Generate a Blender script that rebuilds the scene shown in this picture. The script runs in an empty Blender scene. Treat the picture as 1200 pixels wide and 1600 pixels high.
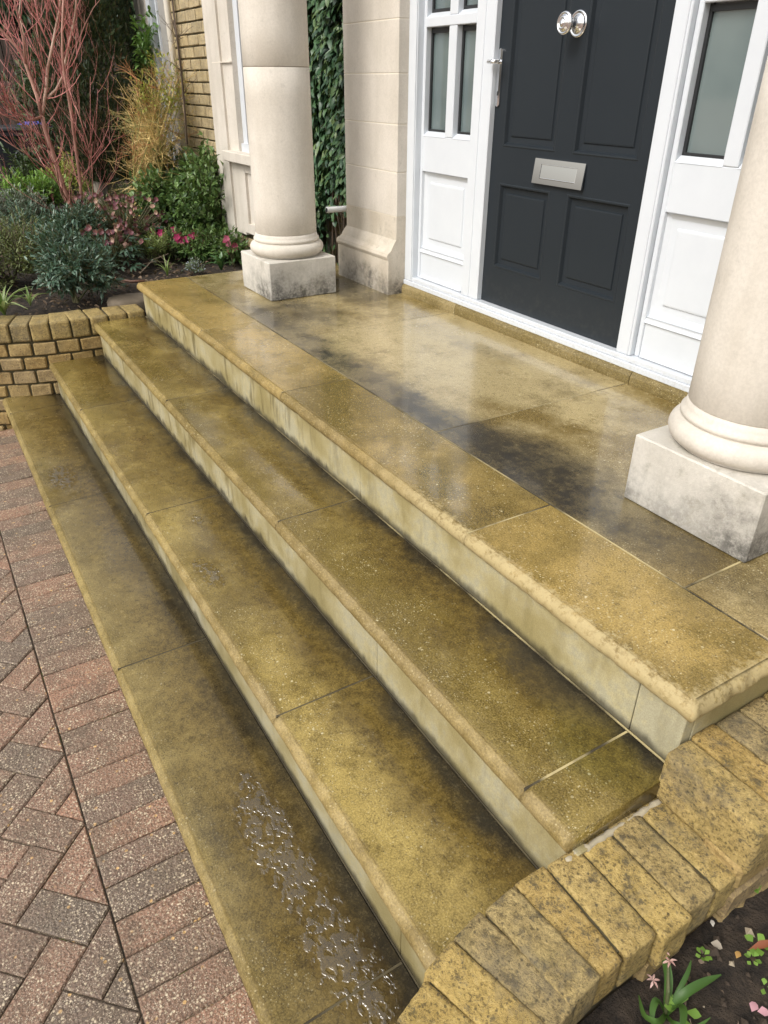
import bpy, math, random
import numpy as np
from mathutils import Matrix, Vector, noise

random.seed(7); rng = np.random.default_rng(7)
scene = bpy.context.scene
COL = scene.collection
TAU = 2*math.pi

# ------------------------------------------------------------------ camera
YAW, PITCH, ROLL = math.radians(58.504), math.radians(-30.613), math.radians(0.360)
CAM = Vector((0.5493, -1.0447, 1.0436)); FPX = 1139.2
_F = Vector((-math.sin(YAW)*math.cos(PITCH), math.cos(YAW)*math.cos(PITCH), math.sin(PITCH)))
_R = _F.cross(Vector((0, 0, 1))).normalized(); _U = _R.cross(_F)
_R, _U = math.cos(ROLL)*_R+math.sin(ROLL)*_U, -math.sin(ROLL)*_R+math.cos(ROLL)*_U
cd = bpy.data.cameras.new('camera'); cam = bpy.data.objects.new('camera', cd); COL.objects.link(cam)
M = Matrix((_R, _U, -_F)).transposed().to_4x4(); M.translation = CAM; cam.matrix_world = M
cd.sensor_fit = 'VERTICAL'; cd.sensor_height = 24; cd.lens = FPX/1600*24; cd.clip_start = .02; cd.clip_end = 600
scene.camera = cam
# ------------------------------------------------------------------ world, sun, exposure
SUN_EL, SUN_AZ = 46, 170          # azimuth clockwise from +Y
w = bpy.data.worlds.new('World'); scene.world = w; w.use_nodes = True
nt = w.node_tree; bg = nt.nodes['Background']
sky = nt.nodes.new('ShaderNodeTexSky'); sky.sky_type = 'NISHITA'; sky.sun_disc = False
sky.sun_elevation = math.radians(SUN_EL); sky.sun_rotation = math.radians(SUN_AZ)
sky.air_density = 1.6; sky.dust_density = 5.0; sky.ozone_density = 1.0
hs = nt.nodes.new('ShaderNodeHueSaturation'); hs.inputs['Saturation'].default_value = .35
nt.links.new(sky.outputs[0], hs.inputs['Color']); nt.links.new(hs.outputs[0], bg.inputs[0])
bg.inputs[1].default_value = .15
sl = bpy.data.lights.new('sun', 'SUN'); sl.energy = 1.35; sl.angle = math.radians(20); sl.color = (1, .97, .92)
so = bpy.data.objects.new('sun', sl); COL.objects.link(so)
a, e = math.radians(SUN_AZ), math.radians(SUN_EL)
so.rotation_euler = Vector((math.sin(a)*math.cos(e), math.cos(a)*math.cos(e), math.sin(e))).to_track_quat('Z', 'Y').to_euler()
vs = scene.view_settings; vs.view_transform = 'Standard'; vs.look = 'None'; vs.gamma = 1; vs.use_curve_mapping = False
vs.exposure = 0.33

# ------------------------------------------------------------------ helpers
def at(u, v, ax, val):
    """point of the place seen at pixel (u, v) of the 1200x1600 photograph on the plane axis = val"""
    d = _F+(u-600)/FPX*_R-(v-800)/FPX*_U
    return CAM+d*((val-CAM[ax])/d[ax])

def mesh(name, V, Fc, mats=(), smooth=False, mi=None):
    me = bpy.data.meshes.new(name); me.from_pydata([tuple(v) for v in V], [], Fc)
    for m in (mats if isinstance(mats, (list, tuple)) else [mats]): me.materials.append(m)
    if smooth: me.polygons.foreach_set('use_smooth', [True]*len(me.polygons))
    if mi is not None: me.polygons.foreach_set('material_index', mi)
    me.update(); return me

def link(name, me, parent=None):
    o = bpy.data.objects.new(name, me); COL.objects.link(o)
    if parent is not None:
        o.parent = parent
        if parent.type == 'EMPTY': o.matrix_parent_inverse = Matrix.Translation(-Vector(parent.location))
    return o

def put(name, V, Fc, mat, parent=None, smooth=False, mi=None):
    return link(name, mesh(name, V, Fc, mat, smooth, mi), parent)

def tag(o, label, cat, group=None, kind=None):
    if label: o['label'] = label
    if cat: o['category'] = cat
    if group: o['group'] = group
    if kind: o['kind'] = kind
    return o

def thing(name, label, cat, loc, group=None):
    o = bpy.data.objects.new(name, None); COL.objects.link(o); o.location = loc; o.empty_display_size = .1
    return tag(o, label, cat, group)

class MB:
    def __init__(s): s.V = []; s.F = []; s.mi = []
    def add(s, V, Fc, m=0):
        n = len(s.V); s.V += [tuple(v) for v in V]; s.F += [tuple(i+n for i in f) for f in Fc]; s.mi += [m]*len(Fc); return s
    def build(s, name, mat, parent=None, smooth=False): return put(name, s.V, s.F, mat, parent, smooth, s.mi)

def boxg(x0, x1, y0, y1, z0, z1):
    V = [(x, y, z) for z in (z0, z1) for y in (y0, y1) for x in (x0, x1)]
    return V, [(0, 2, 3, 1), (4, 5, 7, 6), (0, 1, 5, 4), (2, 6, 7, 3), (0, 4, 6, 2), (1, 3, 7, 5)]

def cboxg(x0, x1, y0, y1, z0, z1, c=.004, jit=0.0):
    """box with chamfered edges"""
    X = (x0, x1); Y = (y0, y1); Z = (z0, z1); V = []; idx = {}
    for i in (0, 1):
        for j in (0, 1):
            for k in (0, 1):
                P = (X[i], Y[j], Z[k]); s = (1 if i == 0 else -1, 1 if j == 0 else -1, 1 if k == 0 else -1)
                cc = c*(1+random.uniform(-.6, 1.0)*(jit > 0))
                jx = [random.uniform(-jit, jit) for _ in range(3)]
                for a in range(3):      # vertex lying on the face normal to axis a
                    q = [P[b]+(0 if b == a else s[b]*cc)+jx[b] for b in range(3)]
                    idx[(i, j, k, a)] = len(V); V.append(q)
    Fc = []
    g = lambda i, j, k, a: idx[(i, j, k, a)]
    for i in (0, 1): Fc.append([g(i, 0, 0, 0), g(i, 1, 0, 0), g(i, 1, 1, 0), g(i, 0, 1, 0)][::1 if i else -1])
    for j in (0, 1): Fc.append([g(0, j, 0, 1), g(1, j, 0, 1), g(1, j, 1, 1), g(0, j, 1, 1)][::-1 if j else 1])
    for k in (0, 1): Fc.append([g(0, 0, k, 2), g(1, 0, k, 2), g(1, 1, k, 2), g(0, 1, k, 2)][::1 if k else -1])
    for j in (0, 1):
        for k in (0, 1): Fc.append([g(0, j, k, 1), g(1, j, k, 1), g(1, j, k, 2), g(0, j, k, 2)][::1 if (j != k) else -1])
    for i in (0, 1):
        for k in (0, 1): Fc.append([g(i, 0, k, 0), g(i, 1, k, 0), g(i, 1, k, 2), g(i, 0, k, 2)][::-1 if (i != k) else 1])
    for i in (0, 1):
        for j in (0, 1): Fc.append([g(i, j, 0, 0), g(i, j, 1, 0), g(i, j, 1, 1), g(i, j, 0, 1)][::1 if (i != j) else -1])
    for i in (0, 1):
        for j in (0, 1):
            for k in (0, 1): Fc.append([g(i, j, k, 0), g(i, j, k, 1), g(i, j, k, 2)][::1 if (i+j+k) % 2 else -1])
    return V, Fc

def rockg(x0, x1, y0, y1, z0, z1, nx=8, ny=14, nz=6, r=.014, amp=.004, seed=None):
    """block with worn rounded edges and an uneven face"""
    sd = random.uniform(0, 90) if seed is None else seed; c = ((x0+x1)/2, (y0+y1)/2, (z0+z1)/2); h = ((x1-x0)/2, (y1-y0)/2, (z1-z0)/2); V = []; idx = {}; Fc = []
    def vert(i, j, k):
        if (i, j, k) in idx: return idx[i, j, k]
        u = [((-1+2*q/n)) for q, n in ((i, nx), (j, ny), (k, nz))]
        pt = [u[a]*h[a] for a in range(3)]; inn = [max(-h[a]+r, min(h[a]-r, pt[a])) for a in range(3)]
        d = Vector([pt[a]-inn[a] for a in range(3)])
        if d.length > 1e-6: d = d.normalized()*r
        q = Vector(inn)+d; nn = d.normalized() if d.length > 0 else Vector((0, 0, 1)); w_ = Vector((q.x+sd, q.y+sd*1.3, q.z))
        q += nn*amp*(.45*noise.noise(w_*14)+.8*noise.noise(w_*60)+.5*noise.noise(w_*120)-2.2*max(0, noise.noise(w_*26)-.25))
        idx[i, j, k] = len(V); V.append(tuple(q[a]+c[a] for a in range(3))); return idx[i, j, k]
    for k, s_ in ((0, 0), (nz, 1)):
        for i in range(nx):
            for j in range(ny): f = (vert(i, j, k), vert(i+1, j, k), vert(i+1, j+1, k), vert(i, j+1, k)); Fc.append(f if s_ else f[::-1])
    for j, s_ in ((0, 0), (ny, 1)):
        for i in range(nx):
            for k in range(nz): f = (vert(i, j, k), vert(i+1, j, k), vert(i+1, j, k+1), vert(i, j, k+1)); Fc.append(f[::-1] if s_ else f)
    for i, s_ in ((0, 0), (nx, 1)):
        for j in range(ny):
            for k in range(nz): f = (vert(i, j, k), vert(i, j+1, k), vert(i, j+1, k+1), vert(i, j, k+1)); Fc.append(f if s_ else f[::-1])
    return V, Fc

def ngon_block(poly, z0, z1, c=.004):
    """chamfered block over a plan polygon (counter-clockwise)"""
    P = [Vector(p) for p in poly]; n = len(P); cen = sum(P, Vector((0, 0)))/n; ins = []
    for i in range(n):
        a, b, d = P[i-1], P[i], P[(i+1) % n]
        e1 = (b-a).normalized(); e2 = (d-b).normalized()
        n1 = Vector((-e1.y, e1.x)); n2 = Vector((-e2.y, e2.x)); q = n1+n2
        if q.length < .2: q = n1
        q = q/max(.25, q.dot(n1)); 
        if q.length > 1.8: q = q.normalized()*1.8
        ins.append(b+q*c)
    V = [(p.x, p.y, z0) for p in P]+[(p.x, p.y, z1-c) for p in P]+[(p.x, p.y, z1) for p in ins]
    Fc = [tuple(range(2*n, 3*n))]
    for i in range(n):
        j = (i+1) % n
        Fc += [(i, j, n+j, n+i), (n+i, n+j, 2*n+j, 2*n+i)]
    return V, Fc

def xf(V, m): return [m @ Vector(v) for v in V]

def tubeg(pts, rad, n=6):
    pts = [Vector(p) for p in pts]; V = []; Fc = []; k = len(pts)
    prev = None
    for i, p in enumerate(pts):
        d = (pts[min(i+1, k-1)]-pts[max(i-1, 0)]).normalized()
        if prev is None: s = d.orthogonal().normalized()
        else:
            s = prev-d*prev.dot(d); s = s.normalized() if s.length > 1e-6 else d.orthogonal().normalized()
        prev = s; t = d.cross(s); r = rad[i] if hasattr(rad, '__len__') else rad
        V += [p+(s*math.cos(TAU*q/n)+t*math.sin(TAU*q/n))*r for q in range(n)]
    for i in range(k-1):
        for q in range(n): Fc.append((i*n+q, i*n+(q+1) % n, (i+1)*n+(q+1) % n, (i+1)*n+q))
    Fc.append(tuple(range(n))[::-1]); Fc.append(tuple((k-1)*n+q for q in range(n)))
    return V, Fc

def latheg(prof, cen=(0, 0, 0), axis='z', n=72):
    V = []; Fc = []
    for r, h in prof:
        for q in range(n):
            a = TAU*q/n; c, s = math.cos(a)*r, math.sin(a)*r
            V.append((cen[0]+c, cen[1]+s, cen[2]+h) if axis == 'z' else (cen[0]+c, cen[1]-h, cen[2]+s))
    for i in range(len(prof)-1):
        for q in range(n):
            f = (i*n+q, i*n+(q+1) % n, (i+1)*n+(q+1) % n, (i+1)*n+q); Fc.append(f if axis == 'z' else f)
    Fc.append(tuple(range(n))[::-1]); Fc.append(tuple((len(prof)-1)*n+q for q in range(n)))
    return V, Fc

# ------------------------------------------------------------------ materials
class N:
    def __init__(s, name, rough=.5):
        s.m = bpy.data.materials.new(name); s.m.use_nodes = True; s.t = s.m.node_tree
        s.b = s.t.nodes['Principled BSDF']; s.b.inputs['Roughness'].default_value = rough
        s.tc = s.new('ShaderNodeTexCoord'); s.co = s.tc.outputs['Object']
    def new(s, k, **kw):
        n = s.t.nodes.new(k)
        for a, v in kw.items(): setattr(n, a, v)
        return n
    def set(s, sock, v):
        if isinstance(v, bpy.types.NodeSocket): s.t.links.new(v, sock)
        elif hasattr(v, '__len__') and len(v) == 3 and sock.type == 'RGBA': sock.default_value = (*v, 1)
        else: sock.default_value = v
        return sock
    def inp(s, name, v): s.set(s.b.inputs[name], v)
    def noise(s, scale, detail=4, rough=.55, co=None, dist=0, out=0):
        n = s.new('ShaderNodeTexNoise'); s.set(n.inputs['Vector'], co or s.co)
        n.inputs['Scale'].default_value = scale; n.inputs['Detail'].default_value = detail
        n.inputs['Roughness'].default_value = rough; n.inputs['Distortion'].default_value = dist
        return n.outputs[out]
    def voro(s, scale, co=None, feat='F1', out='Distance', rnd=1):
        n = s.new('ShaderNodeTexVoronoi', feature=feat); s.set(n.inputs['Vector'], co or s.co); n.inputs['Scale'].default_value = scale
        n.inputs['Randomness'].default_value = rnd
        return n.outputs[out]
    def map(s, v, a, b, c=0, d=1, smooth=True):
        n = s.new('ShaderNodeMapRange', interpolation_type='SMOOTHSTEP' if smooth else 'LINEAR'); n.clamp = True
        for i, q in zip((0, 1, 2, 3, 4), (v, a, b, c, d)): s.set(n.inputs[i], q)
        return n.outputs[0]
    def math(s, op, a, b=0.0, clamp=False):
        n = s.new('ShaderNodeMath', operation=op); n.use_clamp = clamp; s.set(n.inputs[0], a); s.set(n.inputs[1], b); return n.outputs[0]
    def mix(s, f, a, b, mode='MIX'):
        n = s.new('ShaderNodeMix', data_type='RGBA', blend_type=mode); n.clamp_factor = True
        s.set(n.inputs[0], f); s.set(n.inputs[6], a); s.set(n.inputs[7], b); return n.outputs[2]
    def mixf(s, f, a, b):
        n = s.new('ShaderNodeMix', data_type='FLOAT'); s.set(n.inputs[0], f); s.set(n.inputs[2], a); s.set(n.inputs[3], b); return n.outputs[0]
    def xyz(s, v=None):
        n = s.new('ShaderNodeSeparateXYZ'); s.set(n.inputs[0], v or s.co); return n.outputs
    def scaled(s, sc, off=(0, 0, 0), co=None):
        n = s.new('ShaderNodeMapping'); s.set(n.inputs[0], co or s.co); n.inputs['Scale'].default_value = sc; n.inputs['Location'].default_value = off; return n.outputs[0]
    def rand(s): return s.new('ShaderNodeObjectInfo').outputs['Random']
    def shifted(s, k=37.0):
        """object coordinates moved by the object's random number, so that alike pieces differ"""
        r = s.rand(); c = s.new('ShaderNodeCombineXYZ')
        for i, q in enumerate((k, k*1.7, k*.6)): s.set(c.inputs[i], s.math('MULTIPLY', r, q))
        a = s.new('ShaderNodeVectorMath', operation='ADD'); s.set(a.inputs[0], s.co); s.set(a.inputs[1], c.outputs[0]); return a.outputs[0]
    def bump(s, h, strength=.3, dist=.01, prev=None):
        n = s.new('ShaderNodeBump'); s.set(n.inputs['Height'], h); s.set(n.inputs['Strength'], strength); n.inputs['Distance'].default_value = dist
        if prev: s.set(n.inputs['Normal'], prev)
        return n.outputs[0]

def plain(name, col, rough=.5, metal=0, spec=.5, bumpy=0, var=0, bscale=60):
    n = N(name, rough); c = n.mix(n.noise(9, 5), tuple(q*(1-var) for q in col), tuple(min(1, q*(1+var)) for q in col)) if var else col
    n.inp('Base Color', c); n.inp('Metallic', metal); n.inp('Specular IOR Level', spec)
    if bumpy: n.inp('Normal', n.bump(n.noise(bscale, 6), bumpy, .004))
    return n.m

def ellipse(n, X, Y, cx, cy, rx, ry, ang=0):
    """1 inside, 0 outside an ellipse in plan"""
    c, s_ = math.cos(ang), math.sin(ang)
    dx = n.math('SUBTRACT', X, cx); dy = n.math('SUBTRACT', Y, cy)
    u = n.math('ADD', n.math('MULTIPLY', dx, c/rx), n.math('MULTIPLY', dy, s_/rx))
    v = n.math('ADD', n.math('MULTIPLY', dx, -s_/ry), n.math('MULTIPLY', dy, c/ry))
    d = n.math('SQRT', n.math('ADD', n.math('MULTIPLY', u, u), n.math('MULTIPLY', v, v)))
    return n.map(d, 1.25, .35)

def sandstone(name, y0, y1, wet=.5, light=(.37, .275, .078), olive=(.155, .104, .014), dirt=.16, puddles=(), dark=(), crust=None, green=None, dry=(), nosec=.5, film0=.7, sheen=()):
    n = N(name); X, Y, Z = n.xyz()
    big = n.noise(1.9, 5, .6, dist=.6); mid = n.noise(7, 6, .62); fine = n.noise(46, 5, .7); grain = n.noise(240, 2, .7)
    r = n.rand()
    t = n.math('ADD', n.math('MULTIPLY', big, .75), n.math('MULTIPLY', mid, .5)); t = n.math('ADD', t, n.math('MULTIPLY', n.math('SUBTRACT', r, .5), .26))
    c = n.mix(n.map(t, .47, .78), tuple(q*.88 for q in olive), tuple(q*1.04 for q in light))
    for (cx, cy, rx, ry, an) in dry: c = n.mix(n.math('MULTIPLY', ellipse(n, X, Y, cx, cy, rx, ry, an), n.map(n.math('ADD', mid, n.math('MULTIPLY', fine, .4)), .45, .85)), c, tuple(q*1.2 for q in light))  # pale patches: dry stone, and on the bottom step a painted grey sheen
    c = n.mix(n.math('MULTIPLY', n.map(n.noise(3.3, 5, .65, n.scaled((1, 1, 1), (4, 9, 0))), .52, .70), .55), c, (.085, .055, .010))
    g2_ = n.noise(170, 3, .85); tex = n.math('ADD', n.math('MULTIPLY', fine, .45), n.math('MULTIPLY', g2_, .55))
    c = n.mix(n.map(tex, .50, .68, .0, .38), c, tuple(min(1, q*1.5) for q in light))
    c = n.mix(n.map(tex, .48, .38, .0, .62), c, (.060, .038, .007))
    # mineral grain and pale grit
    c = n.mix(n.map(grain, .3, .75, 0, 1), n.mix(.42, c, (0, 0, 0)), n.mix(.17, c, (.70, .54, .22)))
    for scl, th, st_ in ((150, .86, .75), (260, .80, .6), (85, .95, .8)):
        vc = n.new('ShaderNodeTexVoronoi'); vc.inputs['Scale'].default_value = scl; n.set(vc.inputs['Vector'], n.scaled((1, 1, 1), (scl, 2, 1)))
        sp = n.math('MULTIPLY', n.map(vc.outputs['Distance'], .36, .2), n.map(n.xyz(vc.outputs['Color'])[0], th, th+.03))
        sp = n.math('MULTIPLY', sp, n.map(n.noise(5, 3), .4, .6, .15, st_)); c = n.mix(sp, c, (.62, .55, .34))
    vd = n.new('ShaderNodeTexVoronoi'); vd.inputs['Scale'].default_value = 130; n.set(vd.inputs['Vector'], n.scaled((1, 1, 1), (3, 5, 1)))
    dd = n.math('MULTIPLY', n.map(vd.outputs['Distance'], .3, .15), n.map(n.xyz(vd.outputs['Color'])[0], .86, .9)); c = n.mix(n.math('MULTIPLY', dd, .7), c, (.03, .022, .01))
    wob = n.math('MULTIPLY', n.math('SUBTRACT', n.noise(6, 6, .65), .5), .22)
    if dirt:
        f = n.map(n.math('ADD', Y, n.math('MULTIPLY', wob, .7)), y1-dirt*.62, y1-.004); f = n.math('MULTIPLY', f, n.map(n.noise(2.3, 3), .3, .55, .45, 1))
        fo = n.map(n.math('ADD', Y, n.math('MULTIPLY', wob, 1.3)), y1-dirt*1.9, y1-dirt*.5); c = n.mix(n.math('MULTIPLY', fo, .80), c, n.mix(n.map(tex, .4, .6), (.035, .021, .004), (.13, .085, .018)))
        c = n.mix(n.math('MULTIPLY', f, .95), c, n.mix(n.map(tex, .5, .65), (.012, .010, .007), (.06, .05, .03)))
    for (cx, cy, rx, ry, an, st) in dark:
        f = n.math('MULTIPLY', ellipse(n, n.math('ADD', X, n.math('MULTIPLY', wob, 1.2)), n.math('ADD', Y, wob), cx, cy, rx, ry, an), st)
        f = n.math('MULTIPLY', f, n.map(n.math('ADD', mid, n.math('MULTIPLY', fine, .35)), .45, .78, 1, .55)); c = n.mix(f, c, (.026, .024, .021))
    if green:
        f = ellipse(n, n.math('ADD', X, wob), n.math('ADD', Y, wob), *green); c = n.mix(n.math('MULTIPLY', f, .35), c, (.72, .95, .5), 'MULTIPLY')
    # paler worn front edge
    veil = None
    for (cx, cy, rx, ry, an) in sheen:
        q = ellipse(n, n.math('ADD', X, n.math('MULTIPLY', wob, 1.5)), n.math('ADD', Y, wob), cx, cy, rx, ry, an); veil = q if veil is None else n.math('MAXIMUM', veil, q)
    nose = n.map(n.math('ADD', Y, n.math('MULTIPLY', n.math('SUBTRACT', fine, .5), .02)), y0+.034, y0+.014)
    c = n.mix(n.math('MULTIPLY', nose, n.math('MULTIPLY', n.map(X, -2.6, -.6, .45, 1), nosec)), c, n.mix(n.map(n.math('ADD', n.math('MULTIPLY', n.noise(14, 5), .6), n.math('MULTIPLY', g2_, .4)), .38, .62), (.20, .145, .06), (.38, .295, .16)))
    cr = None
    if crust:   # dry pale crust along the front and right edges, toothed
        x0, x1, wy, wx = crust
        e1 = n.math('MULTIPLY', n.map(n.math('ADD', Y, n.math('MULTIPLY', n.math('SUBTRACT', n.noise(38, 5, .75), .5), .16)), y0+wy, y0+wy*.3), n.map(X, x0, x0+.45))
        e2 = n.map(n.math('SUBTRACT', X, n.math('MULTIPLY', n.math('SUBTRACT', n.noise(42, 5, .75), .5), .16)), x1-wx, x1-wx*.3)
        cr = n.math('MULTIPLY', n.math('MAXIMUM', e1, e2), n.map(n.noise(60, 3), .35, .5, .5, 1)); c = n.mix(n.math('MULTIPLY', cr, .72), c, (.45, .365, .19))
    # water
    wm = n.map(n.math('ADD', n.noise(1.5, 4, .6, n.scaled((1, 1.3, 1), (7, 2, 3)), dist=.8), n.math('MULTIPLY', mid, .25)), .62-.26*wet, .80-.26*wet)
    pm = None; iorf = veil
    for (cx, cy, rx, ry, an) in puddles:
        q = ellipse(n, X, Y, cx, cy, rx, ry, an); pm = q if pm is None else n.math('MAXIMUM', pm, q)
    rough = n.mixf(wm, .42, .24); coat = n.map(wm, 0, 1, .0, film0); bstr = n.mixf(wm, .45, .16)
    if veil is not None: coat = n.math('MAXIMUM', coat, veil)
    rough = n.math('ADD', rough, n.math('MULTIPLY', n.math('SUBTRACT', fine, .5), .22))
    nrm = n.bump(n.math('ADD', n.math('MULTIPLY', grain, .5), n.math('ADD', n.math('MULTIPLY', g2_, .8), n.math('ADD', n.math('MULTIPLY', fine, .8), n.math('MULTIPLY', mid, 1.5)))), bstr, .004)
    und = n.noise(11, 3, .5)
    cn = n.bump(n.math('ADD', und, n.math('MULTIPLY', grain, .05)), .12, .006)
    if pm is not None:
        wz = n.map(pm, .02, .25)
        beads = n.math('ADD', n.math('MULTIPLY', n.noise(48, 2, .45, n.scaled((1, 1.3, 1)), dist=.25), 1.5), n.math('MULTIPLY', n.noise(13, 3), .8))
        edge = n.math('ADD', beads, n.math('MULTIPLY', n.math('ADD', pm, n.math('MULTIPLY', n.math('SUBTRACT', n.noise(9, 3), .5), .8)), .26)); film = n.math('MULTIPLY', n.map(edge, 1.23, 1.36), wz)
        rough = n.mixf(film, rough, .05); coat = n.mixf(film, n.math('MULTIPLY', coat, n.math('SUBTRACT', 1, n.math('MULTIPLY', wz, .5))), 1.0)
        h = n.map(edge, 1.20, 1.46); cn = n.bump(h, n.math('MULTIPLY', wz, .75), .0036, cn); nrm = n.bump(h, n.math('MULTIPLY', wz, .5), .003, nrm); iorf = n.math('ADD', film, n.math('MULTIPLY', iorf, .20)) if iorf is not None else film
        c = n.mix(n.math('MULTIPLY', wz, .26), c, (.060, .034, .004))
        c = n.mix(n.math('MULTIPLY', film, .25), c, (.06, .04, .012))
    coat = n.math('MULTIPLY', coat, n.math('SUBTRACT', 1, nose)); rough = n.mixf(nose, rough, .62)
    if cr is not None: coat = n.math('MULTIPLY', coat, n.math('SUBTRACT', 1, cr)); rough = n.mixf(cr, rough, .7)
    n.inp('Base Color', c); n.inp('Specular IOR Level', .28); n.inp('Roughness', rough); n.inp('Normal', nrm); n.inp('Coat Weight', coat); n.inp('Coat Roughness', n.mixf(wm, .22, .10)); n.inp('Coat IOR', n.mixf(iorf, 1.42, 1.95) if iorf is not None else 1.42); n.inp('Coat Normal', cn)
    return n.m

def riser_mat(name, z1, z0, tone=1.0):
    n = N(name, .6); X, Y, Z = n.xyz()
    st = n.noise(16, 5, .65, n.scaled((1, 1, .18))); bl = n.noise(4, 5, .6); fn = n.noise(60, 4, .7)
    c = n.mix(n.map(bl, .38, .65), tuple(q*tone for q in (.33, .275, .125)), tuple(q*tone for q in (.49, .435, .26)))
    c = n.mix(n.math('MULTIPLY', n.map(n.math('ADD', n.math('MULTIPLY', bl, .6), n.math('MULTIPLY', fn, .4)), .5, .6), .45), c, (.30, .30, .24))
    c = n.mix(n.math('MULTIPLY', n.math('MULTIPLY', n.map(st, .50, .66), n.map(X, -2.4, -1.0, .75, .22)), 1.0), c, (.115, .090, .028))
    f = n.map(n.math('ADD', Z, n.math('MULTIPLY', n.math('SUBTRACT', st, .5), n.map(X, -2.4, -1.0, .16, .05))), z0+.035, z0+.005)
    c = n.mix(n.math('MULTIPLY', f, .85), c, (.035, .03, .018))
    c = n.mix(n.map(n.noise(300, 2), .3, .7, .25, 0), c, (.1, .08, .04))
    n.inp('Base Color', c); n.inp('Roughness', n.map(bl, .3, .7, .35, .7)); n.inp('Normal', n.bump(n.math('ADD', fn, n.noise(250, 2)), .25, .003)); return n.m

def brick_mat(name, cols, spot=.5, scale=1.0, mossy=0.0, joint=False):
    n = N(name, .85); co = n.shifted(); r = n.rand()
    cr = n.new('ShaderNodeValToRGB'); n.set(cr.inputs[0], r)
    el = cr.color_ramp.elements; el[0].color = (*cols[0], 1); el[1].color = (*cols[-1], 1)
    for i, c in enumerate(cols[1:-1]): k = el.new((i+1)/(len(cols)-1)); k.color = (*c, 1)
    b = n.noise(14*scale, 6, .7, co); f = n.noise(95*scale, 5, .85, co)
    c = n.mix(n.map(b, .3, .7), n.mix(.35, cr.outputs[0], (.06, .045, .02)), n.mix(.12, cr.outputs[0], (.8, .68, .4)))
    c = n.mix(n.math('MULTIPLY', n.map(f, .50, .62), .6), c, (.60, .45, .19)); c = n.mix(n.math('MULTIPLY', n.map(f, .49, .38), spot), c, (.070, .048, .018))
    c = n.mix(n.math('MULTIPLY', n.map(n.math('ADD', n.math('MULTIPLY', n.noise(34*scale, 5, .75, n.scaled((1, 1, 1), (5, 3, 8), co)), .6), n.math('MULTIPLY', f, .4)), .52, .60), spot), c, (.062, .052, .036))
    c = n.mix(n.math('MULTIPLY', n.map(n.noise(7*scale, 5, .7, n.scaled((1, 1, 1), (1, 8, 2), co)), .5, .66), spot*.55), c, (.13, .115, .085))
    vd = n.new('ShaderNodeTexVoronoi'); vd.inputs['Scale'].default_value = 90*scale; n.set(vd.inputs['Vector'], co)
    c = n.mix(n.math('MULTIPLY', n.math('MULTIPLY', n.map(vd.outputs['Distance'], .35, .15), n.map(n.xyz(vd.outputs['Color'])[0], .7, .75)), .7), c, (.05, .038, .02))
    if mossy: c = n.mix(n.math('MULTIPLY', n.map(n.noise(9, 4, .6, co), .5, .65), mossy), c, (.10, .10, .02))
    n.inp('Base Color', c); n.inp('Normal', n.bump(n.math('ADD', n.math('MULTIPLY', b, 1.2), n.math('ADD', f, n.math('MULTIPLY', n.noise(260, 2, .6, co), .5))), .75, .007)); n.inp('Roughness', n.map(f, .3, .7, .6, .95)); return n.m

def paver_mat():
    n = N('paver', .8); co = n.shifted(); r = n.rand()
    c = n.mix(r, (.165, .125, .092), (.37, .20, .125))
    b = n.noise(9, 5, .65, co); c = n.mix(n.math('MULTIPLY', n.map(b, .42, .66), .6), c, (.13, .10, .07))
    c = n.mix(n.math('MULTIPLY', n.map(n.noise(5, 3, .5, n.scaled((1, 1, 1), (2, 7, 1), co)), .5, .7), .35), c, (.30, .165, .115))
    g = n.noise(190, 3, .7, co); c = n.mix(n.map(g, .38, .6, .6, 0), c, (.035, .025, .02))
    for sc, th, col, off in ((110, .66, (.60, .50, .35), 1), (190, .55, (.52, .44, .32), 3), (300, .45, (.42, .34, .25), 5), (75, .95, (.60, .38, .16), 8)):
        v = n.new('ShaderNodeTexVoronoi'); v.inputs['Scale'].default_value = sc; n.set(v.inputs['Vector'], n.scaled((1, 1, 1), (off, off*2, off), co))
        m = n.math('MULTIPLY', n.map(v.outputs['Distance'], .42, .24), n.map(n.xyz(v.outputs['Color'])[0], th, th+.02)); c = n.mix(n.math('MULTIPLY', m, n.map(n.noise(11, 3, .5, co), .35, .6, .4, .95)), c, col)
    n.inp('Base Color', c); n.inp('Normal', n.bump(n.math('ADD', g, n.voro(120, co)), .7, .004)); n.inp('Roughness', n.map(b, .3, .7, .5, .85)); return n.m

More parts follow.
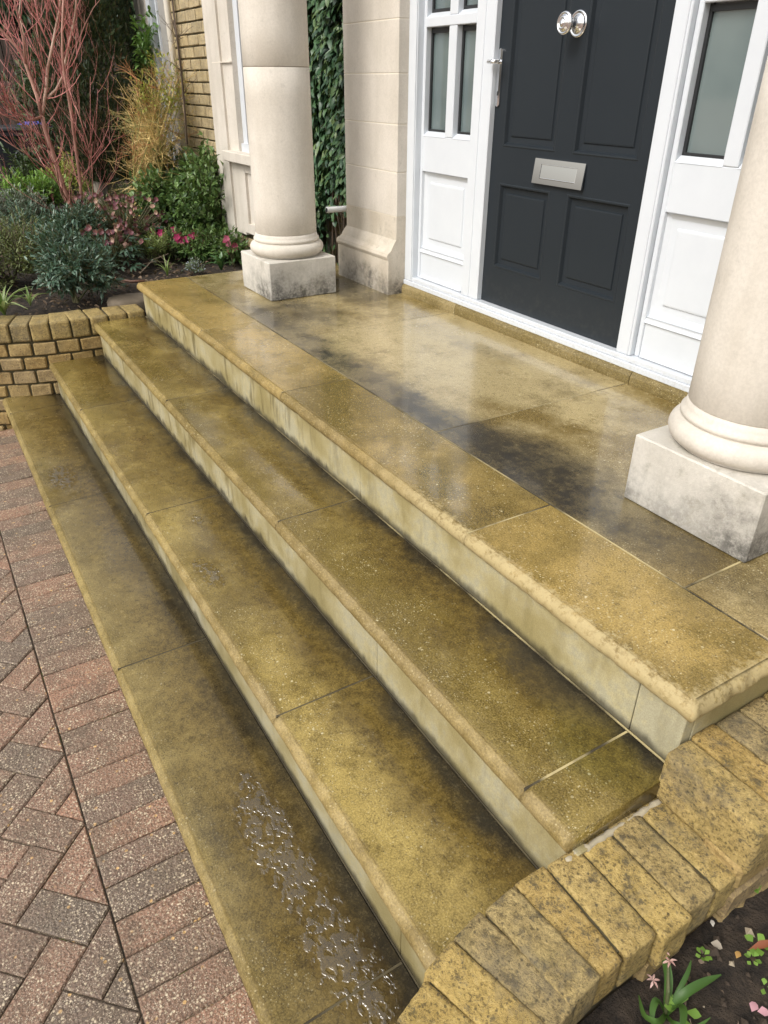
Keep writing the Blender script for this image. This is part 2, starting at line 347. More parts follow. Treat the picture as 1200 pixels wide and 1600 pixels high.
def stone_mat(name, a, b, lichen=None, rough=.85, dark=None):
    n = N(name, rough); X, Y, Z = n.xyz()
    big = n.noise(3, 5, .6); st = n.noise(9, 4, .6, n.scaled((1, 1, .12))); f = n.noise(120, 4, .7)
    c = n.mix(n.map(n.math('ADD', n.math('MULTIPLY', big, .6), n.math('MULTIPLY', st, .4)), .38, .62), a, b)
    c = n.mix(n.map(f, .35, .65, .16, 0), c, tuple(q*.5 for q in a))
    c = n.mix(n.math('MULTIPLY', n.map(n.noise(26, 5, .7), .58, .72), .3), c, tuple(q*.62 for q in a))
    if lichen:
        zt, st_ = lichen
        k = n.math('ADD', Z, n.math('MULTIPLY', n.math('SUBTRACT', n.noise(7, 6, .75), .5), .34))
        m = n.math('MULTIPLY', n.math('MULTIPLY', n.map(k, zt, 0.0), n.map(n.noise(2.2, 3), .38, .56, .35, 1)), n.map(n.noise(38, 6, .8), .36, .60, .45, 1)); c = n.mix(n.math('MULTIPLY', m, st_), c, (.045, .042, .036))
        c = n.mix(n.math('MULTIPLY', n.map(n.noise(13, 5, .7), .5, .75), .35), c, (.22, .20, .14))
    n.inp('Base Color', c); n.inp('Normal', n.bump(n.math('ADD', f, n.noise(420, 2)), .22 if not lichen else .5, .003)); return n.m

def leaf_mat(name, cols, rough=.4, trans=.25, spec=.5):
    n = N(name, rough); at_ = n.new('ShaderNodeAttribute'); at_.attribute_name = 'rnd'
    cr = n.new('ShaderNodeValToRGB'); n.set(cr.inputs[0], at_.outputs['Fac']); el = cr.color_ramp.elements
    el[0].color = (*cols[0], 1); el[1].color = (*cols[-1], 1)
    for i, c in enumerate(cols[1:-1]): k = el.new((i+1)/(len(cols)-1)); k.color = (*c, 1)
    n.inp('Base Color', cr.outputs[0]); n.inp('Specular IOR Level', spec)
    if trans:
        t = n.new('ShaderNodeBsdfTranslucent'); n.set(t.inputs[0], n.mix(.3, cr.outputs[0], (.3, .4, .05)))
        m = n.new('ShaderNodeMixShader'); m.inputs[0].default_value = trans; o = n.t.nodes['Material Output']
        n.t.links.new(n.b.outputs[0], m.inputs[1]); n.t.links.new(t.outputs[0], m.inputs[2]); n.t.links.new(m.outputs[0], o.inputs[0])
    return n.m

def bark(name, a, b, sc=30, rough=.7):
    n = N(name, rough); k = n.noise(sc, 5, .7, n.scaled((1, 1, .15))); n.inp('Base Color', n.mix(n.map(k, .35, .65), a, b)); n.inp('Normal', n.bump(k, .5, .01)); return n.m

# ------------------------------------------------------------------ ground
ZP = -0.8
soil_m = N('soil', .95); _k = soil_m.noise(24, 7, .7); _g = soil_m.noise(5, 4)
soil_m.inp('Base Color', soil_m.mix(soil_m.map(_k, .35, .7), (.014, .010, .007), (.070, .050, .034)))
soil_m.inp('Normal', soil_m.bump(soil_m.math('ADD', _k, soil_m.noise(90, 4, .7)), 1.0, .02)); SOIL = soil_m.m
sand = N('joint_sand', .95); _X, _Y, _Z = sand.xyz()
_js = sand.mix(sand.map(sand.noise(14, 5), .56, .66), sand.mix(sand.noise(200, 3), (.06, .048, .034), (.17, .135, .095)), (.11, .13, .025))
_bt = sand.new('ShaderNodeTexBrick'); sand.set(_bt.inputs['Vector'], sand.scaled((1, 1, 1))); _bt.inputs['Scale'].default_value = 1; _bt.inputs['Brick Width'].default_value = .207; _bt.inputs['Row Height'].default_value = .1035; _bt.inputs['Mortar Size'].default_value = .003
_bt.inputs['Color1'].default_value = (.16, .105, .082, 1); _bt.inputs['Color2'].default_value = (.30, .185, .142, 1); _bt.inputs['Mortar'].default_value = (.06, .05, .035, 1)
_in = sand.math('MULTIPLY', sand.math('MULTIPLY', sand.map(_X, -4.15, -4.13), sand.map(_X, .42, .40)), sand.math('MULTIPLY', sand.map(_Y, -2.02, -2.0), sand.map(_Y, 1.5, 1.4)))
sand.inp('Base Color', sand.mix(_in, sand.mix(.3, _bt.outputs[0], (.35, .28, .22)), _js)); sand.inp('Normal', sand.bump(sand.noise(150, 4), .6, .004)); SAND = sand.m
V = [(-90, -90, ZP-.009), (90, -90, ZP-.009), (90, 90, ZP-.009), (-90, 90, ZP-.009)]
ground = put('driveway', V, [(0, 1, 2, 3)], SAND); ground['kind'] = 'structure'
PAV = paver_mat()

def clip(poly, a, b, c):
    """keep a*x+b*y <= c"""
    out = []
    for i in range(len(poly)):
        p, q = poly[i], poly[(i+1) % len(poly)]; dp, dq = a*p[0]+b*p[1]-c, a*q[0]+b*q[1]-c
        if dp <= 0: out.append(p)
        if dp*dq < 0: t = dp/(dp-dq); out.append((p[0]+t*(q[0]-p[0]), p[1]+t*(q[1]-p[1])))
    return out
def area(p): return .5*sum(p[i][0]*p[(i+1) % len(p)][1]-p[(i+1) % len(p)][0]*p[i][1] for i in range(len(p)))
def shrink(poly, d):
    c = (sum(p[0] for p in poly)/len(poly), sum(p[1] for p in poly)/len(poly)); out = list(poly)
    for i in range(len(poly)):
        p, q = poly[i], poly[(i+1) % len(poly)]; ex, ey = q[0]-p[0], q[1]-p[1]; L = math.hypot(ex, ey)
        if L < 1e-6: continue
        nx, ny = ey/L, -ex/L; out = clip(out, nx, ny, nx*p[0]+ny*p[1]-d)
        if len(out) < 3: return []
    return out
def paver(poly):
    poly = shrink(poly, .0016)
    if len(poly) < 3 or area(poly) < .0004: return
    dz = random.uniform(-.0022, .0022); V, Fc = ngon_block(poly, ZP-.02, ZP+dz, .0042)
    c = Vector((poly[0][0], poly[0][1], ZP)); tx, ty = random.uniform(-.012, .012), random.uniform(-.012, .012)
    V = [(x, y, z+(tx*(x-c.x)+ty*(y-c.y) if z > ZP-.015 else 0)) for x, y, z in V]
    put('paver', V, Fc, PAV, ground)
YS = -1.069
k0 = -1.1257
for k in range(-29, 14):      # soldier course along the foot of the steps
    x = k0+k*.1035; paver([(x, YS+.0005), (x+.1035, YS+.0005), (x+.1035, -.8395), (x, -.8395)])
A = .1035; e1 = Vector((1, 1))/math.sqrt(2); ff = Vector((-1, 1))/math.sqrt(2); P0 = Vector((-.905, -1.2115))
for i in range(-34, 26):
    for j in range(-34, 34):
        d = (i-j) % 4
        for dd, w_, h_ in ((1, 2, 1), (0, 1, 2)):
            if d != dd: continue
            r = [P0+A*(p*e1+q*ff) for p, q in ((i, j), (i+w_, j), (i+w_, j+h_), (i, j+h_))]
            cx = sum(q.x for q in r)/4; cy = sum(q.y for q in r)/4
            if cx < -4.1 or cx > .35 or cy < -1.95 or cy > YS+.2: continue
            r = clip([(q.x, q.y) for q in r], 0, 1, YS-.0005)
            if len(r) > 2: paver(r)

# ------------------------------------------------------------------ steps
H, T, SB, TH = .2, .288, .026, .048
steps = thing('stone_steps', 'wide flight of wet olive-brown sandstone steps with rounded nosings rising to the front door', 'steps', (-2, -.43, ZP))
mortar_n = N('mortar', .9); mortar_n.inp('Base Color', mortar_n.mix(mortar_n.math('MULTIPLY', mortar_n.map(mortar_n.noise(5, 4), .40, .6), mortar_n.math('MULTIPLY', mortar_n.map(mortar_n.xyz()[0], -1.6, -.5, .35, 1), mortar_n.map(mortar_n.xyz()[2], -.42, -.2, .12, 1))), (.045, .036, .02), (.46, .38, .19))); MORT = mortar_n.m
P = lambda u, v, z: at(u, v, 2, z)
def pud(u, v, z, rx, ry, an=0): q = P(u, v, z); return (q.x, q.y, rx, ry, an)
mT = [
 sandstone('wet_sandstone_bottom_step', -.864, -.55, .78, puddles=[pud(455, 1360, -.6, .26, .06, .12), pud(545, 1510, -.6, .15, .07, .1), pud(98, 745, -.6, .13, .06), pud(420, 1270, -.6, .16, .035, .1)], dark=[pud(330, 1300, -.6, .10, .05)+(.35,)], light=(.36, .275, .10), olive=(.155, .108, .016), dirt=.22, sheen=[pud(185, 870, -.6, .55, .10), pud(330, 1330, -.6, .5, .08, .05), pud(60, 700, -.6, .3, .1)], nosec=.25, dry=[pud(300, 1130, -.6, .35, .06), pud(230, 950, -.6, .3, .09)]),  # dry also paints this step's grey sheen patch into the base colour
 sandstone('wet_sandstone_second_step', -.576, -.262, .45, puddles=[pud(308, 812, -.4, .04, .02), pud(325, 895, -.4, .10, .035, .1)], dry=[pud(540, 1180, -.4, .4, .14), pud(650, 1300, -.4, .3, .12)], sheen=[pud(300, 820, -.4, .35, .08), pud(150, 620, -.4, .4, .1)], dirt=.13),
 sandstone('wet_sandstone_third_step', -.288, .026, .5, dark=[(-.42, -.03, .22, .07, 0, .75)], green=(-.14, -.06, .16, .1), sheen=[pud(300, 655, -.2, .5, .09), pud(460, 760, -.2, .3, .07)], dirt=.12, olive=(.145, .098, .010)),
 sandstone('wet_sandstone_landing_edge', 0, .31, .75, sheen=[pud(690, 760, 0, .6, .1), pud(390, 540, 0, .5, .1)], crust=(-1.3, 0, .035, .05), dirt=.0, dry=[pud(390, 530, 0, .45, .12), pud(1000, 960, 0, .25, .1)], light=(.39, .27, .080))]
mL = sandstone('wet_sandstone_landing', -2, 3, .85, light=(.46, .37, .19), olive=(.19, .125, .028), dirt=0, film0=.62, dry=[pud(860, 585, 0, .55, .22), pud(640, 545, 0, .5, .25), pud(900, 640, 0, .3, .12)],
   dark=[(-2.2, .36, 1.5, .13, .0, 1.0), (-1.2, .38, .9, .14, .0, .85), (-.75, .45, .66, .18, .05, .85), (-2.95, .55, .35, .22, .2, .9), (-3.3, 1.02, .5, .2, 0, .95), (-1.05, .52, .3, .12, .2, .6), (-.1, .5, .12, .14, 0, .4), (-2.0, 1.0, .25, .06, 0, .3)])

def slab(name, x0, x1, y0, y1, zt, th, mat, parent, front=True, right=False, left=False, back=False, r=.023, erode=0, g=.0016):
    """flag with a half-round nosing on the chosen sides"""
    x0 += g; x1 -= g; y1 -= g
    if not front: y0 += g
    prof = []
    for i in range(9):
        a = math.pi/2-math.pi*i/8; prof.append((r*(1-math.cos(a)), zt-th/2+math.sin(a)*th/2))
    prof = [(.004*0+r*1.0, zt)]+prof[1:-1]+[(r, zt-th)]
    dx = .012
    def ring(ins, z, lv):
        a, b = (x0+(ins if left else 0)), (x1-(ins if right else 0)); c, d = (y0+(ins if front else 0)), (y1-(ins if back else 0))
        if lv == 0:
            e = .0015; a, b, c, d = [q for q in (a+(0 if left else e), b-(0 if right else e), c+(0 if front else e), d-(0 if back else e))]
        nx = max(1, int((x1-x0)/dx)) if front else 1; ny = max(1, int((y1-y0)/dx)) if right else 1
        pts = [(a+(b-a)*i/nx, c) for i in range(nx)]+[(b, c+(d-c)*i/ny) for i in range(ny)]+[(b, d), (a, d)]
        out = []
        for i, (x, y) in enumerate(pts):
            zz = z
            if front and y < y0+r+.001 or (right and x > x1-r-.001):
                k = noise.noise(Vector((x*2.2, y*2.2, 3.1)))
                w1 = noise.noise(Vector((x*28, y*28, z*40))); w2 = noise.noise(Vector((x*75, y*75, z*110)))
                am = .0012+erode*max(0, k+.25)
                q = am*max(0, w1+.1)*2+am*.6*max(0, w2)
                q = min(q, max(0, (r-ins))*.75+.0005)
                if 0 < lv < 8:
                    if y < y0+r+.001: y += q
                    else: x -= q
                if lv <= 2 and erode: zz -= q*.55*(lv > 0)
            out.append((x, y, zz))
        return out
    V = []; Fc = []
    rings = [ring(i_, z_, k) for k, (i_, z_) in enumerate(prof)]; n = len(rings[0])
    for rg in rings: V += rg
    for k in range(len(rings)-1):
        for i in range(n): j = (i+1) % n; Fc.append((k*n+j, k*n+i, (k+1)*n+i, (k+1)*n+j))
    Fc = [f[::-1] for f in Fc]
    # make outward facing: top ccw
    Fc.append(tuple(range(n)))
    Fc.append(tuple(range((len(rings)-1)*n, len(rings)*n))[::-1])
    o = put(name, V, Fc, mat, parent)
    sm = [abs(Vector(p.normal).z) < .98 for p in o.data.polygons]; o.data.polygons.foreach_set('use_smooth', sm)
    return o

def off(y): return .44*max(0, -y-.42)**1.5
XL, XR = -4.0, -.015
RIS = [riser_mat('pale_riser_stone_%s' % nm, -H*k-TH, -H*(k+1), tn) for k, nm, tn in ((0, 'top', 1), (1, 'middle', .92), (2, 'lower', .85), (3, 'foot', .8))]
joints = {3: [XL, -2.88, -1.94, -.746, 0], 2: [XL, -2.59, -1.37, -.147, XR+.002], 1: [XL-.01, -3.19, -1.99, -.773, .04], 0: [XL-.12, -3.85, -2.628, -1.408, -.163, .16]}
rj = {3: [XL+.02, -3.858, -3.19, -1.953, -1.355, -.148, -.026], 2: [XL+.02, -3.243, -1.98, -.761, .0], 1: [XL, -2.64, -1.415, -.179, .06], 0: [XL-.1, -2.9, -1.7, -.5, .1]}
for k in (3, 2, 1, 0):
    y0 = -T*(3-k); z = -H*(3-k)
    yb = .309 if k == 3 else y0+T+SB-.003
    js = joints[k]
    for i in range(len(js)-1):
        er = {3: (.0005, .001, .004, .009)[min(i, 3)], 1: .005 if i == 0 else .0008, 2: .005 if i == 0 else .0008, 0: .0008}[k]
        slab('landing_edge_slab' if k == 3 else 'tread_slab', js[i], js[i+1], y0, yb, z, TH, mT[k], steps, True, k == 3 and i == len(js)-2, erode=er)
    rs = rj[k]; yr = y0+SB
    for i in range(len(rs)-1):
        V, Fc = cboxg(rs[i]+.0012, rs[i+1]-.0012, yr, yr+.03, z-H+.0005, z-TH-.0005, .0015)
        put('riser_slab', V, Fc, RIS[3-k], steps)
# right-hand return of the landing: edge flags and riser pieces
slab('landing_edge_slab', -.28, 0, .313, 1.5, 0, TH, mL, steps, False, True)
for a_, b_ in ((SB+.032, .62), (.623, 1.5)):
    V, Fc = cboxg(-.056, -.026, a_, b_, -H-.05, -TH-.0005, .0015); put('riser_slab', V, Fc, RIS[0], steps)
lj = [XL+.002, -3.74, -2.53, -1.325, -.282]
for i in range(4):
    V, Fc = cboxg(lj[i]+.0016, lj[i+1]-.0016, .3125, 1.30, -TH, 0, .0014); put('landing_slab', V, Fc, mL, steps)
# mortar bed showing in the joints
b = MB()
b.add(*boxg(XL+.03, -.06, .06, 1.6, -.75, -TH-.001)); b.add(*boxg(XL+.03, -.03, SB+.031, .06, -.75, -TH-.002))
for k in (2, 1, 0): b.add(*boxg(XL+.03 if k else XL-.08, XR-.004 if k == 2 else XR+.05, -T*(3-k)+SB+.031, -T*(2-k)+SB+.03-.0, -.79, -H*(3-k)-TH-.001))
for k in (3, 2, 1, 0):   # joint filler just under the surface
    z = -H*(3-k); y0 = -T*(3-k)
    for x in joints[k][1:-1]: b.add(*boxg(x-.003, x+.003, y0+.012, y0+T+.02 if k < 3 else .309, z-.04, z-.0006))
    if k < 3: b.add(*boxg(XL+.01, XR-.001, y0+T+SB-.0032, y0+T+SB-.0002, z-.04, z+.0004))
for x in lj[1:]: b.add(*boxg(x-.003, x+.003, .3125, 1.24, -.04, -.0006))
b.add(*boxg(XL+.005, -.005, .309, .3125, -.04, -.0003))
b.build('mortar_joint', MORT, steps)

# ------------------------------------------------------------------ curved brick walls at both ends
YB = [(.36, .24, .10), (.42, .30, .11), (.30, .215, .105), (.46, .33, .13), (.33, .25, .14)]
cope_m = brick_mat('mossy_coping_brick', [(.31, .215, .065), (.38, .27, .085), (.25, .185, .08), (.40, .28, .085), (.28, .215, .10)], .6, 1.0, .12)
face_m = brick_mat('yellow_stock_brick', [(.33, .20, .055), (.40, .27, .09), (.30, .21, .11), (.37, .235, .07)], .3)
joint_m = plain('wall_mortar', (.085, .072, .038), .95, bumpy=.6, var=.4)
def curve_pts(side, ya, yb_, step=.002):
    """walk along the inner face; list of (arc, point, tangent, outward)"""
    out = []; s = 0; y = ya; prev = None
    while y > yb_:
        x = (XR+off(y)) if side > 0 else (XL-off(y)); p = Vector((x, y, 0))
        if prev is not None: s += (p-prev).length
        prev = p; dx = .44*1.5*math.sqrt(max(0, -y-.42)); t = Vector((-0 if dx == 0 else side*dx, -1, 0)).normalized()
        # outward = away from the steps
        nrm = Vector((side*1.0, 0, 0)); nrm = (nrm-t*nrm.dot(t)).normalized(); out.append((s, p, t, nrm)); y -= step*max(.3, -t.y)
    return out
def walk(side, ya, yb_, pitch, gap, z0, z1, n0, n1, name, mat, parent, jit=.003, c=.007, phase=0, rock=None):
    pts = curve_pts(side, ya, yb_); s = phase; i = 0
    while True:
        pw = pitch*random.uniform(.96, 1.04); mid = s+pw/2
        while i < len(pts) and pts[i][0] < mid: i += 1
        if i >= len(pts): break
        _, p, t, nr = pts[i]; m = Matrix((t, nr, Vector((0, 0, 1)))).transposed().to_4x4(); m.translation = p
        V, Fc = cboxg(-pw/2+gap/2, pw/2-gap/2, n0+random.uniform(-.003, .003), n1+random.uniform(-.008, .004), z0, z1+random.uniform(-.003, .003), c, jit)
        if rock: V, Fc = rockg(-pw/2+gap/2, pw/2-gap/2, n0+random.uniform(-.004, .004), n1+random.uniform(-.010, .004), z0, z1+random.uniform(-.004, .004), *rock)
        m = m @ Matrix.Rotation(random.uniform(-.014, .014), 4, 'Z') @ Matrix.Rotation(random.uniform(-.012, .012), 4, 'X')
        V = xf(V, m)
        if side < 0: pass
        # keep faces outward
        det = m.to_3x3().determinant()
        if det < 0: Fc = [tuple(f)[::-1] for f in Fc]
        put(name, V, Fc, mat, parent, smooth=bool(rock)); s += pw
def core(side, ya, yb_, z0, z1, n0, n1, parent, mat):
    pts = curve_pts(side, ya, yb_, .04); V = []; Fc = []
    for _, p, t, nr in pts: V += [p+nr*n0+Vector((0, 0, z0)), p+nr*n1+Vector((0, 0, z0)), p+nr*n1+Vector((0, 0, z1)), p+nr*n0+Vector((0, 0, z1))]
    for i in range(len(pts)-1):
        for q in range(4): Fc.append((4*i+q, 4*i+(q+1) % 4, 4*i+4+(q+1) % 4, 4*i+4+q))
    Fc += [(0, 1, 2, 3), tuple(4*(len(pts)-1)+q for q in (3, 2, 1, 0))]
    put('mortar', V, Fc, mat, parent)
wl = thing('brick_wall', 'curved yellow brick retaining wall at the far left end of the steps, holding up the shrub bed', 'wall', (-4.1, -.5, ZP))
ZL = -.166
walk(-1, .03, -1.75, .112, .010, ZL-.104, ZL, .0, .208, 'coping_brick', cope_m, wl, rock=(8, 10, 8, .0036, .0012))
for c_ in range(7):
    z1 = ZL-.104-.012-c_*.083; walk(-1, .02, -1.75, .134, .014, z1-.071, z1, .003, .10, 'brick', face_m, wl, jit=.0015, c=.005, phase=-.067*(c_ % 2))
core(-1, .02, -1.75, ZP-.05, ZL-.010, .017, .19, wl, joint_m)
wr = thing('brick_wall', 'curved mossy yellow brick coping wall at the near right end of the steps, stepping up beside the landing', 'wall', (.1, -.4, ZP))
ZR = -.25
copeR = brick_mat('lichened_coping_brick', [(.42, .27, .065), (.50, .34, .085), (.24, .195, .115), (.54, .37, .09), (.30, .225, .095)], .8, 1.1, .12)
walk(1, -.004, -1.6, .0795, .0042, ZR-.105, ZR, -.004, .206, 'coping_brick', copeR, wr, rock=(10, 26, 10, .0042, .0015))
core(1, -.0, -1.6, ZP-.05, ZR-.009, .008, .180, wr, joint_m)
for c_ in range(6):
    z1 = ZR-.10-.012-c_*.083; walk(1, -.02, -1.6, .117, .012, z1-.071, z1, .10, .190, 'brick', face_m, wr, jit=.002, c=.005, phase=-.058*(c_ % 2))
y = -.028
for k in range(19):
    V, Fc = rockg(-.024+random.uniform(-.002, .002), .196, y+.0025, y+.077, -.222 if k else -.252, -.12+random.uniform(-.003, .002), 24, 10, 10, .008 if k == 0 else .0042, .0016)
    put('coping_brick', V, Fc, copeR, wr, smooth=True); y += .0795
put('mortar', *boxg(-.0245, .18, .03, 1.5, ZP, -.130), joint_m, wr)
for c_ in range(6):
    z1 = -.232-c_*.083
    for q in range(6):
        V, Fc = cboxg(.1, .19, -.03+q*.23+.0*(c_ % 2), .188+q*.23, z1-.071, z1, .005, .002); put('brick', V, Fc, face_m, wr)
# rough mortar smeared under the end of the third step
pts_ = [(-.008+.003*noise.noise(Vector((i*.5, 0, 0))), -.287+i*.009, -.256) for i in range(31)]
put('mortar_fillet', *tubeg(pts_, [.007+.005*noise.noise(Vector((i*.9, 4, 0)))+.003*noise.noise(Vector((i*2.7, 1, 0))) for i in range(31)], 10), plain('pale_mortar', (.40, .35, .25), .9, bumpy=.9, var=.3), wr, smooth=True)

# ------------------------------------------------------------------ house
house = thing('house', 'yellow brick house front with pale stone pilasters, dark panelled door and white glazed sidelights', 'house', (-2, 1.5, -.2))
STA, STB = (.545, .50, .43), (.65, .60, .53)
stone_m = stone_mat('pale_ashlar', STA, STB); basem = stone_mat('weathered_base_stone', (.50, .44, .35), (.62, .56, .47), (.17, .95))
white = N('white_gloss_paint', .3); white.inp('Base Color', white.mix(white.noise(12, 4), (.57, .605, .65), (.635, .67, .71))); _wx = white.xyz(); _wc = white.b.inputs['Base Color'].links[0].from_socket; white.inp('Base Color', white.mix(white.math('MULTIPLY', white.map(white.math('ADD', _wx[2], white.math('MULTIPLY', white.noise(14, 6, .75), .10)), .18, .12), white.map(white.noise(60, 5, .8), .46, .66, .02, .28)), _wc, (.30, .27, .21))); white.inp('Normal', white.bump(white.noise(40, 3), .05, .003)); white.inp('Coat Weight', .3); WH = white.m
doorm = N('dark_slate_paint', .42); doorm.inp('Base Color', doorm.mix(doorm.noise(3, 5), (.0150, .0195, .0245), (.019, .0245, .030)))
doorm.inp('Specular IOR Level', .25); _dc = doorm.b.inputs['Base Color'].links[0].from_socket; doorm.inp('Base Color', doorm.mix(doorm.math('MULTIPLY', doorm.map(doorm.xyz()[2], .34, .10), doorm.map(doorm.noise(30, 6, .8), .44, .74, .02, .14)), _dc, (.13, .125, .11))); doorm.inp('Normal', doorm.bump(doorm.noise(50, 3, .5, doorm.scaled((6, 1, .3))), .05, .002)); DM = doorm.m
chrome = plain('chrome', (.82, .83, .85), .06, 1)
glass = N('frosted_glass', .10); glass.inp('Base Color', glass.mix(glass.map(glass.noise(2.5, 3), .35, .65), (.10, .135, .138), (.15, .19, .19))); glass.inp('Specular IOR Level', .7); glass.inp('Coat Weight', 1); glass.inp('Coat Roughness', .02); GL = glass.m
rubber = plain('black_spacer', (.02, .022, .024), .4)
W = 1.2965
# core wall behind everything
b = MB()
for bx in ((-4.30, -3.56, 1.432, 1.6, -.8, 3.4), (-3.56, -3.07, 1.32, 1.6, -.2, 3.4), (-3.07, -.73, 1.42, 1.6, -.2, 3.4), (-.73, 1.5, 1.3, 1.6, -.8, 3.4), (-3.07, -.73, 1.3, 1.42, 2.3, 3.4)): b.add(*boxg(*bx))
wallc = b.build('wall', stone_m, house)
brickw = put('wall', *boxg(-7.58, -4.30, 1.214, 1.6, -.8, 3.4), joint_m, house)
hb = brick_mat('house_brick', [(.44, .35, .20), (.50, .40, .24), (.54, .43, .26), (.40, .33, .21), (.48, .37, .20)], .15, .7)
CO = .081
for r_ in range(-2, 27):
    z0 = -.03+r_*CO
    x = -7.56+(.115 if r_ % 2 else 0)
    while x < -3.6:
        x1 = min(x+.228, -3.575)
        if not (-5.66 < x+.1 < -4.9 and z0 > -.05) and not (-7.42 < x+.1 < -6.63) and z0 < 1.95:
            xx1 = min(x1, -5.665) if x < -5.66 else x1; yo = .218 if x > -4.31 else 0
            if xx1-x > .04:
                V, Fc = cboxg(x+.005, xx1-.005, 1.200+yo, 1.222+yo+(.02 if yo else 0), z0+.006, z0+CO-.006, .003, .0015); put('brick', V, Fc, hb, brickw)
        x += .238
# stone bay with window to the left of the far column
bay = MB()
bay.add(*boxg(-5.655, -5.50, 1.172, 1.214, -.1, 3.3)); bay.add(*boxg(-5.497, -5.33, 1.150, 1.214, -.1, 3.3)); bay.add(*boxg(-5.33, -5.14, 1.166, 1.30, .0, 3.3))
bay.build('stone_jamb', stone_m, house)
for z in (1.148, .3): put('stone_joint', *boxg(-5.50, -5.135, 1.1485, 1.16, z, z+.006), plain('pale_joint', (.68, .63, .54), .9), house) if z > 1 else None
b = MB(); b.add(*cboxg(-5.33, -4.3, 1.10, 1.25, .515, .585, .006)); b.build('window_sill', stone_m, house)
b = MB(); b.add(*boxg(-5.14, -4.3, 1.185, 1.30, .02, .514)); b.add(*boxg(-5.14, -5.07, 1.165, 1.185, .02, .514)); b.add(*boxg(-5.14, -4.3, 1.166, 1.184, .45, .512)); b.add(*boxg(-5.14, -4.3, 1.164, 1.186, .02, .09)); b.add(*boxg(-4.98, -4.4, 1.176, 1.186, .14, .40)); b.build('stone_apron', stone_m, house)
win = MB(); win.add(*boxg(-5.14, -5.06, 1.205, 1.26, .60, 2.6)); win.add(*boxg(-5.06, -5.02, 1.222, 1.27, .64, 2.6)); win.add(*boxg(-5.14, -4.3, 1.185, 1.27, .585, .64)); win.add(*boxg(-4.34, -4.3, 1.205, 1.26, .64, 2.6))
wino = win.build('window', WH, house); put('pane', *boxg(-5.02, -4.34, 1.245, 1.255, .64, 2.6), GL, wino)
put('window_sill', *cboxg(-5.15, -4.29, 1.16, 1.23, .575, .605, .004), WH, wino) if False else None
# second bay further along the front
b = MB(); b.add(*boxg(-7.42, -7.30, 1.17, 1.214, -.1, 3.3)); b.add(*boxg(-7.297, -7.0, 1.185, 1.214, -.1, 3.3)); b.build('stone_jamb', stone_m, house)
win = MB(); win.add(*boxg(-6.99, -6.88, 1.15, 1.25, .3, 3.2)); win.add(*boxg(-6.83, -6.80, 1.18, 1.25, .3, 3.2)); win.add(*boxg(-6.88, -6.83, 1.2, 1.25, .3, .36))
wino = win.build('window', WH, house); put('pane', *boxg(-6.88, -6.83, 1.21, 1.22, .36, 3.2), GL, wino)
b = MB(); b.add(*boxg(-6.80, -6.64, 1.195, 1.214, -.1, 3.3)); b.build('stone_mullion', plain('grey_stone', (.30, .29, .27), .9, bumpy=.3, var=.2), house)
# pilaster beside the door
zj = [-.0, .19]
b = MB()
prof = [(0, 0), (0, .186), (-.004, .19), (-.010, .205), (-.004, .222), (.012, .232), (.02, .24), (.026, .255), (.036, .272), (.05, .29), (.05, .407)]
prof = [(1.147+a_, z_) for a_, z_ in prof]; XA, XB = -3.585, -2.998
V = []; Fc = []
for (yy, zz) in prof: V += [(XA+(yy-1.147)*.5, yy, zz), (XB, yy, zz)]
n_ = len(prof); V += [(XA, 1.40, 0), (XA, 1.40, .407), (XB, 1.40, 0), (XB, 1.40, .407)]
for i in range(n_-1): Fc.append((2*i, 2*i+1, 2*i+3, 2*i+2))
Fc.append(tuple([2*i+1 for i in range(n_)][::-1]+[2*n_+2, 2*n_+3][::1]) if False else tuple([2*n_+2, 2*n_+3]+[2*i+1 for i in range(n_-1, -1, -1)]))
Fc.append(tuple([2*i for i in range(n_)]+[2*n_+1, 2*n_+0])); Fc.append((2*n_-2, 2*n_-1, 2*n_+3, 2*n_+1))
pil = put('pilaster_base', V, Fc, basem, house)
zs = [.408, .627, .851, 1.075, 1.301, 1.53, 1.75, 2.0, 2.25, 2.6]
pj = plain('pale_pointing', (.66, .60, .50), .9)
for a_, b_ in zip(zs[:-1], zs[1:]):
    V, Fc = cboxg(-3.562, -2.9985, 1.197, 1.43, a_+.0018, b_-.0018, .0022); put('stone_block', V, Fc, stone_m, house)
put('pilaster_pointing', *boxg(-3.560, -3.0005, 1.1988, 1.42, .40, 2.6), pj, house)
put('pilaster_base', *boxg(-.80, -.22, 1.147, 1.4, 0, .19), basem, house); put('stone_block', *boxg(-.80, -.24, 1.197, 1.4, .19, 2.6), stone_m, house)
# stone strip in front of the white sill
def strip(x0, x1):
    pr = [(1.30, -.001), (1.238, -.001), (1.236, .012), (1.237, .034), (1.243, .047), (1.253, .054), (1.268, .056), (1.30, .056)]
    V = [(x, y_, z_) for x in (x0, x1) for y_, z_ in pr]; n = len(pr); Fc = [(i, (i+1) % n, n+(i+1) % n, n+i) for i in range(n)]; Fc += [tuple(range(n))[::-1], tuple(range(n, 2*n))]
    put('threshold_strip', V, Fc, strip_m, house, smooth=False)
strip_m = sandstone('threshold_sandstone', -3, 4, .3, light=(.33, .26, .13), olive=(.20, .15, .055), dirt=0)
for a_, b_ in ((-2.997, -2.49), (-2.487, -1.31), (-1.307, -.81)): strip(a_, b_)
